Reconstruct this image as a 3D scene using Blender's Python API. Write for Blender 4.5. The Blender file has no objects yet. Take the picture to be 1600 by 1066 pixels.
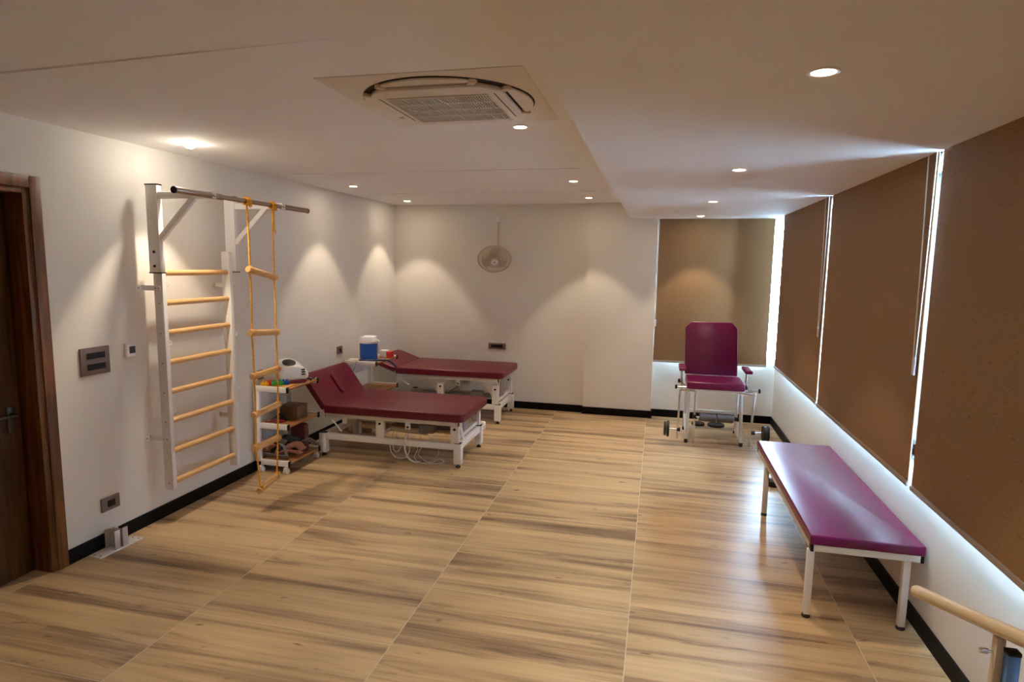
import bpy, bmesh, math, random
from mathutils import Vector, Matrix
random.seed(7)
S = bpy.context.scene
C = S.collection
PI = math.pi
V = Vector

# ------------------------------------------------------------------ camera
cam_d = bpy.data.cameras.new('camera')
cam = bpy.data.objects.new('camera', cam_d)
C.objects.link(cam)
S.camera = cam
cam_d.sensor_width = 36.0
cam_d.lens = 961.7 / 1600 * 36
cam_d.clip_start = 0.05
R_ = V((0.97276284, 0.23133899, 0.01465355))
U_ = V((-0.04253774, 0.11601101, 0.99233663))
F_ = V((-0.22786618, 0.96593153, -0.12269184))
cam.matrix_world = Matrix(((R_.x, U_.x, -F_.x, 0), (R_.y, U_.y, -F_.y, 0), (R_.z, U_.z, -F_.z, 1.975), (0, 0, 0, 1)))

# ------------------------------------------------------------------ view
S.view_settings.view_transform = 'Standard'
S.view_settings.look = 'None'
S.view_settings.gamma = 1
S.view_settings.use_curve_mapping = False
S.view_settings.exposure = 0.78
S.cycles.use_denoising = True
S.cycles.max_bounces = 12
S.cycles.diffuse_bounces = 7
S.cycles.glossy_bounces = 4
S.cycles.transparent_max_bounces = 12
S.cycles.sample_clamp_indirect = 40
S.cycles.caustics_reflective = False
S.cycles.caustics_refractive = False

# ------------------------------------------------------------------ daylight outside: bright overcast sky
W = bpy.data.worlds.new('sky')
S.world = W
W.use_nodes = True
bg = W.node_tree.nodes['Background']
bg.inputs['Color'].default_value = (0.50, 0.72, 1.0, 1)
bg.inputs['Strength'].default_value = 42.0

SPOT_W = 34.0        # each ceiling downlight
SPOT_COL = (1.0, 0.83, 0.64)

# ------------------------------------------------------------------ materials
def new_mat(name):
    m = bpy.data.materials.new(name)
    m.use_nodes = True
    nt = m.node_tree
    return m, nt, nt.nodes['Principled BSDF']

def N(nt, typ, **kw):
    n = nt.nodes.new(typ)
    for k, v in kw.items():
        setattr(n, k, v)
    return n

def pm(name, col, rough=0.5, metal=0.0, var=0.06, scale=8.0, bump=0.0, bscale=60.0, spec=0.5, stretch=None, emit=None):
    m, nt, b = new_mat(name)
    tc = N(nt, 'ShaderNodeTexCoord')
    mp = N(nt, 'ShaderNodeMapping')
    nt.links.new(tc.outputs['Object'], mp.inputs['Vector'])
    if stretch:
        mp.inputs['Scale'].default_value = stretch
    no = N(nt, 'ShaderNodeTexNoise')
    no.inputs['Scale'].default_value = scale
    no.inputs['Detail'].default_value = 4
    nt.links.new(mp.outputs[0], no.inputs['Vector'])
    ra = N(nt, 'ShaderNodeValToRGB')
    ra.color_ramp.elements[0].position = 0.3
    ra.color_ramp.elements[1].position = 0.7
    ra.color_ramp.elements[0].color = tuple(c * (1 - var) for c in col) + (1,)
    ra.color_ramp.elements[1].color = tuple(min(1, c * (1 + var)) for c in col) + (1,)
    nt.links.new(no.outputs['Fac'], ra.inputs['Fac'])
    nt.links.new(ra.outputs['Color'], b.inputs['Base Color'])
    b.inputs['Roughness'].default_value = rough
    b.inputs['Metallic'].default_value = metal
    b.inputs['Specular IOR Level'].default_value = spec
    if bump:
        n2 = N(nt, 'ShaderNodeTexNoise')
        n2.inputs['Scale'].default_value = bscale
        nt.links.new(mp.outputs[0], n2.inputs['Vector'])
        bu = N(nt, 'ShaderNodeBump')
        bu.inputs['Strength'].default_value = bump
        bu.inputs['Distance'].default_value = 0.002
        nt.links.new(n2.outputs['Fac'], bu.inputs['Height'])
        nt.links.new(bu.outputs[0], b.inputs['Normal'])
    if emit:
        b.inputs['Emission Color'].default_value = emit[0] + (1,)
        b.inputs['Emission Strength'].default_value = emit[1]
    return m

M = {}
M['wall'] = pm('wall_paint', (0.74, 0.70, 0.635), 0.7, var=0.012, scale=2, bump=0.05, bscale=150, spec=0.3)
M['ceiling'] = pm('ceiling_paint', (0.84, 0.838, 0.835), 0.85, var=0.015, scale=3, spec=0.2)
M['skirt'] = pm('black_granite', (0.004, 0.004, 0.005), 0.5, var=0.4, scale=30, spec=0.12)
M['white'] = pm('white_powder_coat', (0.78, 0.77, 0.75), 0.35, var=0.02)
M['white_rail'] = pm('white_rail_paint', (0.66, 0.65, 0.62), 0.4, var=0.02)
M['plastic'] = pm('white_plastic', (0.80, 0.80, 0.79), 0.3, var=0.01)
M['acplastic'] = pm('ac_plastic', (0.74, 0.68, 0.60), 0.45, var=0.02)
M['vinyl'] = pm('maroon_vinyl', (0.130, 0.004, 0.018), 0.36, var=0.05, scale=5, bump=0.12, bscale=400)
M['vinyl2'] = pm('magenta_maroon_vinyl', (0.155, 0.001, 0.062), 0.28, var=0.05, scale=5, bump=0.08, bscale=300)
M['black'] = pm('black_plastic', (0.010, 0.010, 0.011), 0.5, var=0.1, spec=0.25)
M['rubber'] = pm('black_rubber', (0.02, 0.02, 0.021), 0.65, var=0.15)
M['iron'] = pm('black_cast_iron', (0.012, 0.012, 0.015), 0.5, var=0.2, scale=40, bump=0.2)
M['chrome'] = pm('chrome', (0.70, 0.72, 0.76), 0.22, 1.0, var=0.03)
M['steel'] = pm('brushed_steel', (0.42, 0.37, 0.33), 0.25, 1.0, var=0.06)
M['alu'] = pm('galvanised_steel', (0.62, 0.61, 0.60), 0.45, 0.3, var=0.08, scale=25)
M['rungwood'] = pm('pale_rung_wood', (0.66, 0.40, 0.17), 0.38, var=0.12, scale=3, stretch=(18, 2, 18))
M['ladderwood'] = pm('ladder_rung_wood', (0.62, 0.36, 0.13), 0.42, var=0.2, scale=3, stretch=(18, 2, 18))
M['railwood'] = pm('rail_wood', (0.64, 0.51, 0.33), 0.4, var=0.07, scale=3, stretch=(14, 2, 14))
M['rope'] = pm('orange_rope', (0.78, 0.36, 0.03), 0.8, var=0.3, scale=90, bump=0.6, bscale=200)
M['shelf'] = pm('laminate_shelf', (0.36, 0.155, 0.048), 0.4, var=0.15, scale=4, stretch=(12, 1.5, 12))
M['bronze'] = pm('bronze_plate', (0.17, 0.125, 0.105), 0.45, 0.15, var=0.06)
M['greyp'] = pm('grey_plastic', (0.30, 0.30, 0.31), 0.45, var=0.04)
M['greyp2'] = pm('dark_bronze', (0.05, 0.035, 0.025), 0.4, 0.3, var=0.05)
M['foam'] = pm('grey_foam', (0.10, 0.10, 0.115), 0.6, var=0.15, scale=40, bump=0.3)
M['blue'] = pm('blue_plastic', (0.006, 0.085, 0.42), 0.35, var=0.06)
M['bluehose'] = pm('dark_blue_hose', (0.02, 0.035, 0.13), 0.4, var=0.1)
M['red'] = pm('red_plastic', (0.62, 0.02, 0.02), 0.4, var=0.06)
M['darkred'] = pm('dark_red_plastic', (0.22, 0.01, 0.02), 0.4, var=0.06)
M['yellow'] = pm('yellow_plastic', (0.75, 0.42, 0.02), 0.4, var=0.06)
M['green'] = pm('green_plastic', (0.03, 0.32, 0.04), 0.4, var=0.06)
M['orange'] = pm('tan_board', (0.62, 0.30, 0.07), 0.5, var=0.1)
M['box'] = pm('brown_card', (0.15, 0.075, 0.028), 0.7, var=0.1)
M['pink'] = pm('pink_webbing', (0.50, 0.24, 0.20), 0.7, var=0.12, scale=30)
M['greystrap'] = pm('grey_webbing', (0.20, 0.175, 0.165), 0.7, var=0.12, scale=30)
M['darkstrap'] = pm('dark_webbing', (0.035, 0.033, 0.038), 0.7, var=0.12, scale=30)
M['maroonbag'] = pm('maroon_cloth', (0.16, 0.05, 0.05), 0.8, var=0.12)
M['cable'] = pm('pale_cable', (0.62, 0.60, 0.56), 0.45, var=0.03)
M['tan'] = pm('tan_tube', (0.70, 0.52, 0.30), 0.45, var=0.08)
M['cream'] = pm('cream_plastic', (0.62, 0.53, 0.42), 0.45, var=0.03)
M['fanwire'] = pm('fan_plastic', (0.55, 0.47, 0.37), 0.45, var=0.03)
M['bluesheen'] = pm('white_steel_blue_sheen', (0.13, 0.30, 0.66), 0.35, 0.3, var=0.05)  # white post tube, its blue sheen painted into the colour
M['acrylic'] = pm('clear_acrylic', (0.75, 0.75, 0.9), 0.15, var=0.05)
M['lens'] = pm('lamp_lens', (0.9, 0.9, 0.9), 0.4, emit=((1.0, 0.83, 0.64), 110.0))
M['dome'] = pm('lamp_dome', (0.9, 0.9, 0.9), 0.4, emit=((1.0, 0.92, 0.80), 130.0))
M['backing'] = pm('blind_backing', (0.75, 0.75, 0.74), 0.8, var=0.02)
M['gapshade'] = pm('painted_gap_shade', (0.02, 0.014, 0.01), 0.8, var=0.1)
M['grillein'] = pm('grille_filter', (0.035, 0.02, 0.013), 0.8, var=0.1)
M['screen'] = pm('lcd_screen', (0.05, 0.055, 0.065), 0.2, var=0.05)

def door_wood(name, c0, c1, rough):
    m, nt, b = new_mat(name)
    tc = N(nt, 'ShaderNodeTexCoord')
    mp = N(nt, 'ShaderNodeMapping')
    mp.inputs['Scale'].default_value = (14, 14, 0.9)
    nt.links.new(tc.outputs['Object'], mp.inputs['Vector'])
    no = N(nt, 'ShaderNodeTexNoise')
    no.inputs['Scale'].default_value = 1.4
    no.inputs['Detail'].default_value = 7
    no.inputs['Distortion'].default_value = 0.8
    nt.links.new(mp.outputs[0], no.inputs['Vector'])
    ra = N(nt, 'ShaderNodeValToRGB')
    ra.color_ramp.elements[0].position = 0.38
    ra.color_ramp.elements[0].color = c0 + (1,)
    ra.color_ramp.elements[1].position = 0.66
    ra.color_ramp.elements[1].color = c1 + (1,)
    nt.links.new(no.outputs['Fac'], ra.inputs['Fac'])
    nt.links.new(ra.outputs['Color'], b.inputs['Base Color'])
    b.inputs['Roughness'].default_value = rough
    return m
M['doorframe'] = door_wood('door_frame_wood', (0.085, 0.028, 0.006), (0.26, 0.095, 0.024), 0.42)
M['doorleaf'] = door_wood('door_leaf_wood', (0.035, 0.012, 0.003), (0.125, 0.047, 0.012), 0.42)

def math_n(nt, op, a, b=None, c=None):
    n = N(nt, 'ShaderNodeMath', operation=op)
    for i, v in enumerate((a, b, c)):
        if v is None:
            continue
        if isinstance(v, (int, float)):
            n.inputs[i].default_value = v
        else:
            nt.links.new(v, n.inputs[i])
    return n.outputs[0]

def floor_mat():
    m, nt, b = new_mat('wood_look_tile')
    tc = N(nt, 'ShaderNodeTexCoord')
    sp = N(nt, 'ShaderNodeSeparateXYZ')
    nt.links.new(tc.outputs['Object'], sp.inputs[0])
    x, y = sp.outputs['X'], sp.outputs['Y']
    u = math_n(nt, 'DIVIDE', math_n(nt, 'SUBTRACT', x, -0.085), 1.193)
    col = math_n(nt, 'FLOOR', u)
    fu = math_n(nt, 'FRACT', u)
    par = math_n(nt, 'FLOORED_MODULO', col, 2.0)
    offs = math_n(nt, 'MULTIPLY', math_n(nt, 'SUBTRACT', 1.0, par), 0.5)
    v = math_n(nt, 'SUBTRACT', math_n(nt, 'DIVIDE', math_n(nt, 'SUBTRACT', y, 3.371), 1.206), offs)
    row = math_n(nt, 'FLOOR', v)
    fv = math_n(nt, 'FRACT', v)
    def edge(f, w):
        a = math_n(nt, 'MINIMUM', f, math_n(nt, 'SUBTRACT', 1.0, f))
        return math_n(nt, 'LESS_THAN', a, w)
    grout = math_n(nt, 'MAXIMUM', edge(fu, 0.0021), edge(fv, 0.0019))
    # per tile random shift
    wn = N(nt, 'ShaderNodeTexWhiteNoise', noise_dimensions='2D')
    cb = N(nt, 'ShaderNodeCombineXYZ')
    nt.links.new(col, cb.inputs[0]); nt.links.new(row, cb.inputs[1])
    nt.links.new(cb.outputs[0], wn.inputs['Vector'])
    rnd = wn.outputs['Value']
    sh = math_n(nt, 'MULTIPLY', rnd, 37.0)
    def noise(sx, sy, det, dist, seed, rough=0.55):
        c = N(nt, 'ShaderNodeCombineXYZ')
        nt.links.new(math_n(nt, 'ADD', math_n(nt, 'MULTIPLY', x, sx), sh), c.inputs[0])
        nt.links.new(math_n(nt, 'ADD', math_n(nt, 'MULTIPLY', y, sy), sh), c.inputs[1])
        c.inputs[2].default_value = seed
        n = N(nt, 'ShaderNodeTexNoise')
        n.inputs['Scale'].default_value = 1.0
        n.inputs['Detail'].default_value = det
        n.inputs['Roughness'].default_value = rough
        n.inputs['Distortion'].default_value = dist
        nt.links.new(c.outputs[0], n.inputs['Vector'])
        return n.outputs['Fac']
    broad = noise(0.50, 8.0, 3, 0.7, 1.0, 0.5)
    fine = noise(1.5, 42, 5, 0.5, 5.0, 0.6)
    vein = noise(0.8, 13, 3, 0.9, 15.0)
    vmask = noise(0.9, 3.5, 2, 0.2, 21.0)
    knot = noise(5.5, 13, 2, 0.3, 9.0)
    # printed planks: tone changes per plank inside the tile
    pl = math_n(nt, 'FLOOR', math_n(nt, 'MULTIPLY', fv, 6.0))
    cb2 = N(nt, 'ShaderNodeCombineXYZ')
    nt.links.new(math_n(nt, 'ADD', col, math_n(nt, 'MULTIPLY', pl, 7.3)), cb2.inputs[0]); nt.links.new(row, cb2.inputs[1])
    wn2 = N(nt, 'ShaderNodeTexWhiteNoise', noise_dimensions='2D')
    nt.links.new(cb2.outputs[0], wn2.inputs['Vector'])
    mix = math_n(nt, 'ADD', math_n(nt, 'MULTIPLY', broad, 0.70), math_n(nt, 'MULTIPLY', fine, 0.26))
    mix = math_n(nt, 'ADD', mix, math_n(nt, 'MULTIPLY', wn2.outputs['Value'], 0.08))
    vl = math_n(nt, 'SUBTRACT', 1.0, math_n(nt, 'MULTIPLY', math_n(nt, 'ABSOLUTE', math_n(nt, 'SUBTRACT', vein, 0.5)), 26.0))
    vl = math_n(nt, 'MULTIPLY', math_n(nt, 'MAXIMUM', vl, 0.0), math_n(nt, 'GREATER_THAN', vmask, 0.52))
    mix = math_n(nt, 'SUBTRACT', mix, math_n(nt, 'MULTIPLY', vl, 0.07))
    ra = N(nt, 'ShaderNodeValToRGB')
    e = ra.color_ramp.elements
    e[0].position = 0.33; e[0].color = (0.16, 0.098, 0.052, 1)
    e[1].position = 0.68; e[1].color = (0.67, 0.475, 0.255, 1)
    e2 = e.new(0.43); e2.color = (0.33, 0.215, 0.12, 1)
    e3 = e.new(0.515); e3.color = (0.52, 0.355, 0.188, 1)
    nt.links.new(mix, ra.inputs['Fac'])
    kr = N(nt, 'ShaderNodeMapRange')
    kr.inputs['From Min'].default_value = 0.69; kr.inputs['From Max'].default_value = 0.76
    nt.links.new(knot, kr.inputs['Value'])
    mk = N(nt, 'ShaderNodeMix', data_type='RGBA')
    nt.links.new(math_n(nt, 'MULTIPLY', kr.outputs[0], 0.75), mk.inputs['Factor'])
    nt.links.new(ra.outputs['Color'], mk.inputs['A'])
    mk.inputs['B'].default_value = (0.10, 0.055, 0.03, 1)
    mg = N(nt, 'ShaderNodeMix', data_type='RGBA')
    nt.links.new(math_n(nt, 'MULTIPLY', grout, 0.9), mg.inputs['Factor'])
    nt.links.new(mk.outputs['Result'], mg.inputs['A'])
    mg.inputs['B'].default_value = (0.66, 0.58, 0.47, 1)
    nt.links.new(mg.outputs['Result'], b.inputs['Base Color'])
    rr = math_n(nt, 'ADD', 0.24, math_n(nt, 'MULTIPLY', fine, 0.16))
    nt.links.new(rr, b.inputs['Roughness'])
    bu = N(nt, 'ShaderNodeBump')
    bu.inputs['Strength'].default_value = 0.25
    bu.inputs['Distance'].default_value = 0.0015
    nt.links.new(math_n(nt, 'SUBTRACT', fine, math_n(nt, 'MULTIPLY', grout, 1.0)), bu.inputs['Height'])
    nt.links.new(bu.outputs[0], b.inputs['Normal'])
    return m
M['floor'] = floor_mat()

def blind_mat():
    m, nt, b = new_mat('brown_blind_fabric')
    tc = N(nt, 'ShaderNodeTexCoord')
    def noise(sc, scale, det):
        mp = N(nt, 'ShaderNodeMapping')
        mp.inputs['Scale'].default_value = sc
        nt.links.new(tc.outputs['Object'], mp.inputs['Vector'])
        n = N(nt, 'ShaderNodeTexNoise')
        n.inputs['Scale'].default_value = scale
        n.inputs['Detail'].default_value = det
        nt.links.new(mp.outputs[0], n.inputs['Vector'])
        return n.outputs['Fac']
    a = noise((26, 26, 120), 1.0, 2)
    c = noise((120, 120, 300), 1.0, 2)
    ra = N(nt, 'ShaderNodeValToRGB')
    e = ra.color_ramp.elements
    e[0].position = 0.31; e[0].color = (0.135, 0.075, 0.030, 1)
    e[1].position = 0.39; e[1].color = (0.255, 0.146, 0.064, 1)
    e2 = e.new(0.75); e2.color = (0.285, 0.165, 0.075, 1)
    nt.links.new(math_n(nt, 'ADD', math_n(nt, 'MULTIPLY', a, 0.8), math_n(nt, 'MULTIPLY', c, 0.2)), ra.inputs['Fac'])
    nt.links.new(ra.outputs['Color'], b.inputs['Base Color'])
    b.inputs['Roughness'].default_value = 0.62
    b.inputs['Specular IOR Level'].default_value = 0.35
    return m
M['blind'] = blind_mat()

def glass_mat():
    m = bpy.data.materials.new('window_glass')
    m.use_nodes = True
    nt = m.node_tree
    nt.nodes.clear()
    out = N(nt, 'ShaderNodeOutputMaterial')
    tr = N(nt, 'ShaderNodeBsdfTransparent'); tr.inputs['Color'].default_value = (0.93, 0.96, 0.95, 1)
    gl = N(nt, 'ShaderNodeBsdfGlossy'); gl.inputs['Roughness'].default_value = 0.03
    fr = N(nt, 'ShaderNodeFresnel'); fr.inputs['IOR'].default_value = 1.45
    mx = N(nt, 'ShaderNodeMixShader')
    nt.links.new(fr.outputs[0], mx.inputs[0])
    nt.links.new(tr.outputs[0], mx.inputs[1]); nt.links.new(gl.outputs[0], mx.inputs[2])
    nt.links.new(mx.outputs[0], out.inputs['Surface'])
    return m
M['glass'] = glass_mat()

# ------------------------------------------------------------------ mesh helpers
LOC = {}

class MB:
    def __init__(self):
        self.bm = bmesh.new()
    def _merge(self, t, bev=0.0, seg=2, mat=None):
        if bev > 0:
            es = [e for e in t.edges if len(e.link_faces) == 2 and e.calc_face_angle(0) > 0.6]
            bmesh.ops.bevel(t, geom=es, offset=bev, segments=seg, affect='EDGES', profile=0.5, clamp_overlap=True)
        if mat is not None:
            bmesh.ops.transform(t, matrix=mat, verts=t.verts)
        me = bpy.data.meshes.new('t')
        t.to_mesh(me); t.free()
        self.bm.from_mesh(me)
        bpy.data.meshes.remove(me)
        return self
    def box(self, x0, x1, y0, y1, z0, z1, bev=0.0, seg=2, mat=None):
        t = bmesh.new()
        bmesh.ops.create_cube(t, size=1)
        for v in t.verts:
            v.co = V(((x0 + x1) / 2 + v.co.x * (x1 - x0), (y0 + y1) / 2 + v.co.y * (y1 - y0), (z0 + z1) / 2 + v.co.z * (z1 - z0)))
        return self._merge(t, bev, seg, mat)
    def bar(self, a, b, w, h, bev=0.0, up=(0, 0, 1)):
        """rectangular bar from a to b"""
        a, b = V(a), V(b)
        d = (b - a); L = d.length; d.normalize()
        up = V(up)
        if abs(d.dot(up)) > 0.98:
            up = V((0, 1, 0))
        s = d.cross(up).normalized(); u = s.cross(d).normalized()
        m = Matrix(((s.x, d.x, u.x, a.x), (s.y, d.y, u.y, a.y), (s.z, d.z, u.z, a.z), (0, 0, 0, 1)))
        return self.box(-w / 2, w / 2, 0, L, -h / 2, h / 2, bev, 2, m)
    def prism(self, pts, z0, z1, bev=0.0, seg=3, mat=None):
        t = bmesh.new()
        lo = [t.verts.new((p[0], p[1], z0)) for p in pts]
        hi = [t.verts.new((p[0], p[1], z1)) for p in pts]
        n = len(pts)
        t.faces.new(list(reversed(lo))); t.faces.new(hi)
        for i in range(n):
            j = (i + 1) % n
            t.faces.new((lo[i], lo[j], hi[j], hi[i]))
        bmesh.ops.recalc_face_normals(t, faces=t.faces)
        return self._merge(t, bev, seg, mat)
    def rbox(self, x0, x1, y0, y1, z0, z1, r, bev=0.0, mat=None, seg=3, rs=(1, 1, 1, 1)):
        pts = []
        cs = [((x1, y1), 0), ((x0, y1), 1), ((x0, y0), 2), ((x1, y0), 3)]
        for (cx, cy), k in cs:
            rr = r * rs[k]
            sx = -1 if cx == x1 else 1
            sy = -1 if cy == y1 else 1
            if rr < 1e-4:
                pts.append((cx, cy)); continue
            ox, oy = cx + sx * rr, cy + sy * rr
            for i in range(7):
                a = k * PI / 2 + i / 6 * PI / 2
                pts.append((ox + rr * math.cos(a), oy + rr * math.sin(a)))
        return self.prism(pts, z0, z1, bev, seg, mat)
    def tube(self, pts, r, seg=12, closed=False):
        pts = [V(p) for p in pts]
        t = bmesh.new()
        rings = []
        n = len(pts)
        prev = None
        for i, p in enumerate(pts):
            if closed:
                d = pts[(i + 1) % n] - pts[i - 1]
            else:
                d = pts[min(n - 1, i + 1)] - pts[max(0, i - 1)]
            d.normalize()
            if prev is None:
                u = d.orthogonal().normalized()
            else:
                u = (prev - d * prev.dot(d))
                if u.length < 1e-6:
                    u = d.orthogonal()
                u.normalize()
            prev = u
            w = d.cross(u)
            rr = r[i] if isinstance(r, (list, tuple)) else r
            rings.append([t.verts.new(p + (u * math.cos(2 * PI * k / seg) + w * math.sin(2 * PI * k / seg)) * rr) for k in range(seg)])
        m = n if closed else n - 1
        for i in range(m):
            a, b = rings[i], rings[(i + 1) % n]
            for k in range(seg):
                t.faces.new((a[k], a[(k + 1) % seg], b[(k + 1) % seg], b[k]))
        if not closed:
            t.faces.new(list(reversed(rings[0]))); t.faces.new(rings[-1])
        bmesh.ops.recalc_face_normals(t, faces=t.faces)
        return self._merge(t)
    def cyl(self, a, b, r, seg=20):
        return self.tube([a, b], r, seg)
    def lathe(self, prof, mat=None, seg=32):
        """prof: (radius, z) list, round z"""
        t = bmesh.new()
        rings = []
        for r, z in prof:
            if r < 1e-5:
                rings.append([t.verts.new((0, 0, z))])
            else:
                rings.append([t.verts.new((r * math.cos(2 * PI * k / seg), r * math.sin(2 * PI * k / seg), z)) for k in range(seg)])
        for a, b in zip(rings, rings[1:]):
            for k in range(seg):
                k2 = (k + 1) % seg
                if len(a) == 1 and len(b) == 1:
                    continue
                if len(a) == 1:
                    t.faces.new((a[0], b[k], b[k2]))
                elif len(b) == 1:
                    t.faces.new((a[k], a[k2], b[0]))
                else:
                    t.faces.new((a[k], a[k2], b[k2], b[k]))
        if len(rings[0]) > 1:
            t.faces.new(list(reversed(rings[0])))
        if len(rings[-1]) > 1:
            t.faces.new(rings[-1])
        bmesh.ops.recalc_face_normals(t, faces=t.faces)
        return self._merge(t, mat=mat)
    def ribbon(self, pts, w, th, side=(0, 0, 1)):
        """flat strap along pts, width along side"""
        pts = [V(p) for p in pts]
        t = bmesh.new()
        rows = []
        n = len(pts)
        for i, p in enumerate(pts):
            d = (pts[min(n - 1, i + 1)] - pts[max(0, i - 1)]).normalized()
            s = V(side(i / (n - 1)) if callable(side) else side)
            s = (s - d * s.dot(d)).normalized()
            nn = d.cross(s)
            rows.append([t.verts.new(p + s * a * w / 2 + nn * b * th / 2) for a, b in ((-1, -1), (1, -1), (1, 1), (-1, 1))])
        for a, b in zip(rows, rows[1:]):
            for k in range(4):
                t.faces.new((a[k], a[(k + 1) % 4], b[(k + 1) % 4], b[k]))
        t.faces.new(list(reversed(rows[0]))); t.faces.new(rows[-1])
        bmesh.ops.recalc_face_normals(t, faces=t.faces)
        return self._merge(t)
    def build(self, name, mat, parent=None, smooth=True):
        bm = self.bm
        if parent is not None:
            off = V(LOC[parent.name])
            bmesh.ops.translate(bm, verts=bm.verts, vec=-off)
        if smooth:
            for f in bm.faces:
                f.smooth = True
            for e in bm.edges:
                if len(e.link_faces) == 2:
                    e.smooth = e.calc_face_angle(0) < 0.62
        me = bpy.data.meshes.new(name)
        bm.to_mesh(me); bm.free()
        me.materials.append(mat)
        o = bpy.data.objects.new(name, me)
        C.objects.link(o)
        if parent is not None:
            o.parent = parent
            LOC[o.name] = LOC[parent.name]
        else:
            LOC[o.name] = (0, 0, 0)
        return o

def tag(o, label, cat, group=None):
    o['label'] = label
    o['category'] = cat
    if group:
        o['group'] = group
    return o

def thing(name, label, cat, loc=(0, 0, 0), group=None):
    o = bpy.data.objects.new(name, None)
    o.empty_display_size = 0.1
    C.objects.link(o)
    o.location = loc
    LOC[o.name] = tuple(loc)
    return tag(o, label, cat, group)

def single(mb, name, mat, label, cat, loc, group=None):
    """a thing that is one mesh, origin at loc"""
    bmesh.ops.translate(mb.bm, verts=mb.bm.verts, vec=-V(loc))
    o = mb.build(name, mat)
    o.location = loc
    LOC[o.name] = tuple(loc)
    return tag(o, label, cat, group)

def struct(mb, name, mat, parent=None):
    o = mb.build(name, mat, parent, smooth=False)
    if parent is None:
        o['kind'] = 'structure'
    return o

def sthing(name, loc):
    o = bpy.data.objects.new(name, None)
    C.objects.link(o)
    o.location = loc
    LOC[o.name] = tuple(loc)
    o['kind'] = 'structure'
    return o

def arc(c, r, a0, a1, n, ax=(1, 0, 0), ay=(0, 0, 1)):
    c, ax, ay = V(c), V(ax), V(ay)
    return [c + ax * (r * math.cos(a0 + (a1 - a0) * i / n)) + ay * (r * math.sin(a0 + (a1 - a0) * i / n)) for i in range(n + 1)]

def spline(pts, n=8):
    """catmull-rom"""
    P = [V(p) for p in pts]
    P = [P[0] * 2 - P[1]] + P + [P[-1] * 2 - P[-2]]
    out = []
    for i in range(1, len(P) - 2):
        for k in range(n):
            t = k / n
            a, b, c, d = P[i - 1], P[i], P[i + 1], P[i + 2]
            out.append(0.5 * ((2 * b) + (c - a) * t + (2 * a - 5 * b + 4 * c - d) * t * t + (3 * b - a - 3 * c + d) * t ** 3))
    out.append(P[-2])
    return out

# ------------------------------------------------------------------ room dimensions
XL, XR = -3.65, 1.475
YN, YB, YC, YA = -1.6, 8.19, 8.13, 8.267
ZC, ZS = 2.786, 2.585
XBM = -0.388
SILL = 0.79
TOPW = 2.575
XBL = 1.372

# floor
struct(MB().box(XL - 0.4, XR + 0.2, YN - 0.2, YA + 0.3, -0.1, 0), 'floor', M['floor'])
# ceiling with two shallow shadow grooves and a slightly lower panel near the camera
c = MB()
c.box(XL - 0.3, XBM + 0.05, YN - 0.2, YA + 0.3, ZC + 0.03, ZC + 0.15)
gr = [(5.25, 5.285), (6.84, 6.875)]
ys = [YN - 0.2, gr[0][0], gr[0][1], gr[1][0], gr[1][1], YA + 0.3]
c.prism([(XL - 0.3, ys[1]), (XL - 0.3, 2.335), (XL, 2.315), (-0.95, 2.13), (-0.95, ys[0]), (XBM + 0.05, ys[0]), (XBM + 0.05, ys[1])], ZC, ZC + 0.03)
c.box(XL - 0.3, XBM + 0.05, ys[2], ys[3], ZC, ZC + 0.03)
c.box(XL - 0.3, XBM + 0.05, ys[4], ys[5], ZC, ZC + 0.03)
for a, b in gr:
    c.box(XL - 0.3, -3.37, a, b, ZC, ZC + 0.03)
    c.box(-0.69, XBM + 0.05, a, b, ZC, ZC + 0.03)
struct(c, 'ceiling', M['ceiling'])
k = MB()
t_ = bmesh.new()
vs = [t_.verts.new(p) for p in ((XL, YN, ZC + 0.013), (XL, 2.315, ZC + 0.013), (-0.95, YN, ZC + 0.0002), (-0.95, 2.13, ZC + 0.0002), (-0.95, YN, ZC + 0.0305), (-0.95, 2.13, ZC + 0.0305), (XL, YN, ZC + 0.0305), (XL, 2.315, ZC + 0.0305))]
for f_ in ((0, 1, 3, 2), (6, 7, 5, 4), (0, 1, 7, 6), (2, 3, 5, 4), (1, 3, 5, 7), (0, 2, 4, 6)):
    t_.faces.new([vs[i] for i in f_])
bmesh.ops.recalc_face_normals(t_, faces=t_.faces)
k._merge(t_)
struct(k, 'trim_1', M['ceiling'])
# lower ceiling band along the windows
struct(MB().box(XBM, XR + 0.2, YN - 0.2, YA + 0.3, ZS, ZC + 0.15), 'trim_2', M['ceiling'])

# walls
DY0, DY1, DZ = 1.98, 2.952, 2.387      # door opening
w = MB()
w.box(XL - 0.3, XL, YN - 0.2, DY0, 0, ZC + 0.1)
w.box(XL - 0.3, XL, DY1, YB + 0.3, 0, ZC + 0.1)
w.box(XL - 0.3, XL, DY0, DY1, DZ, ZC + 0.1)
struct(w, 'wall_left', M['wall'])
w = MB()
w.box(XL, -0.928, YB, YA + 0.3, 0, ZC + 0.1)
w.box(-0.928, -0.033, YC, YA + 0.3, 0, ZC + 0.1)
w.box(-0.033, 0.07, YA, YA + 0.15, 0, ZS)
w.box(0.07, XR + 0.2, YA, YA + 0.15, 0, 0.80)
w.box(0.07, XR + 0.2, YA, YA + 0.15, TOPW, ZS)
struct(w, 'wall_back', M['wall'])
w = MB()
w.box(XR, XR + 0.15, YN - 0.2, YA, 0, SILL)
w.box(XR, XR + 0.15, YN - 0.2, YA, TOPW, ZS)
w.box(XR, XR + 0.15, YN - 0.2, 0.6, SILL, TOPW)
w.box(XR, XR + 0.15, 7.72, YA, SILL, TOPW)
struct(w, 'wall_right', M['wall'])
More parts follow.
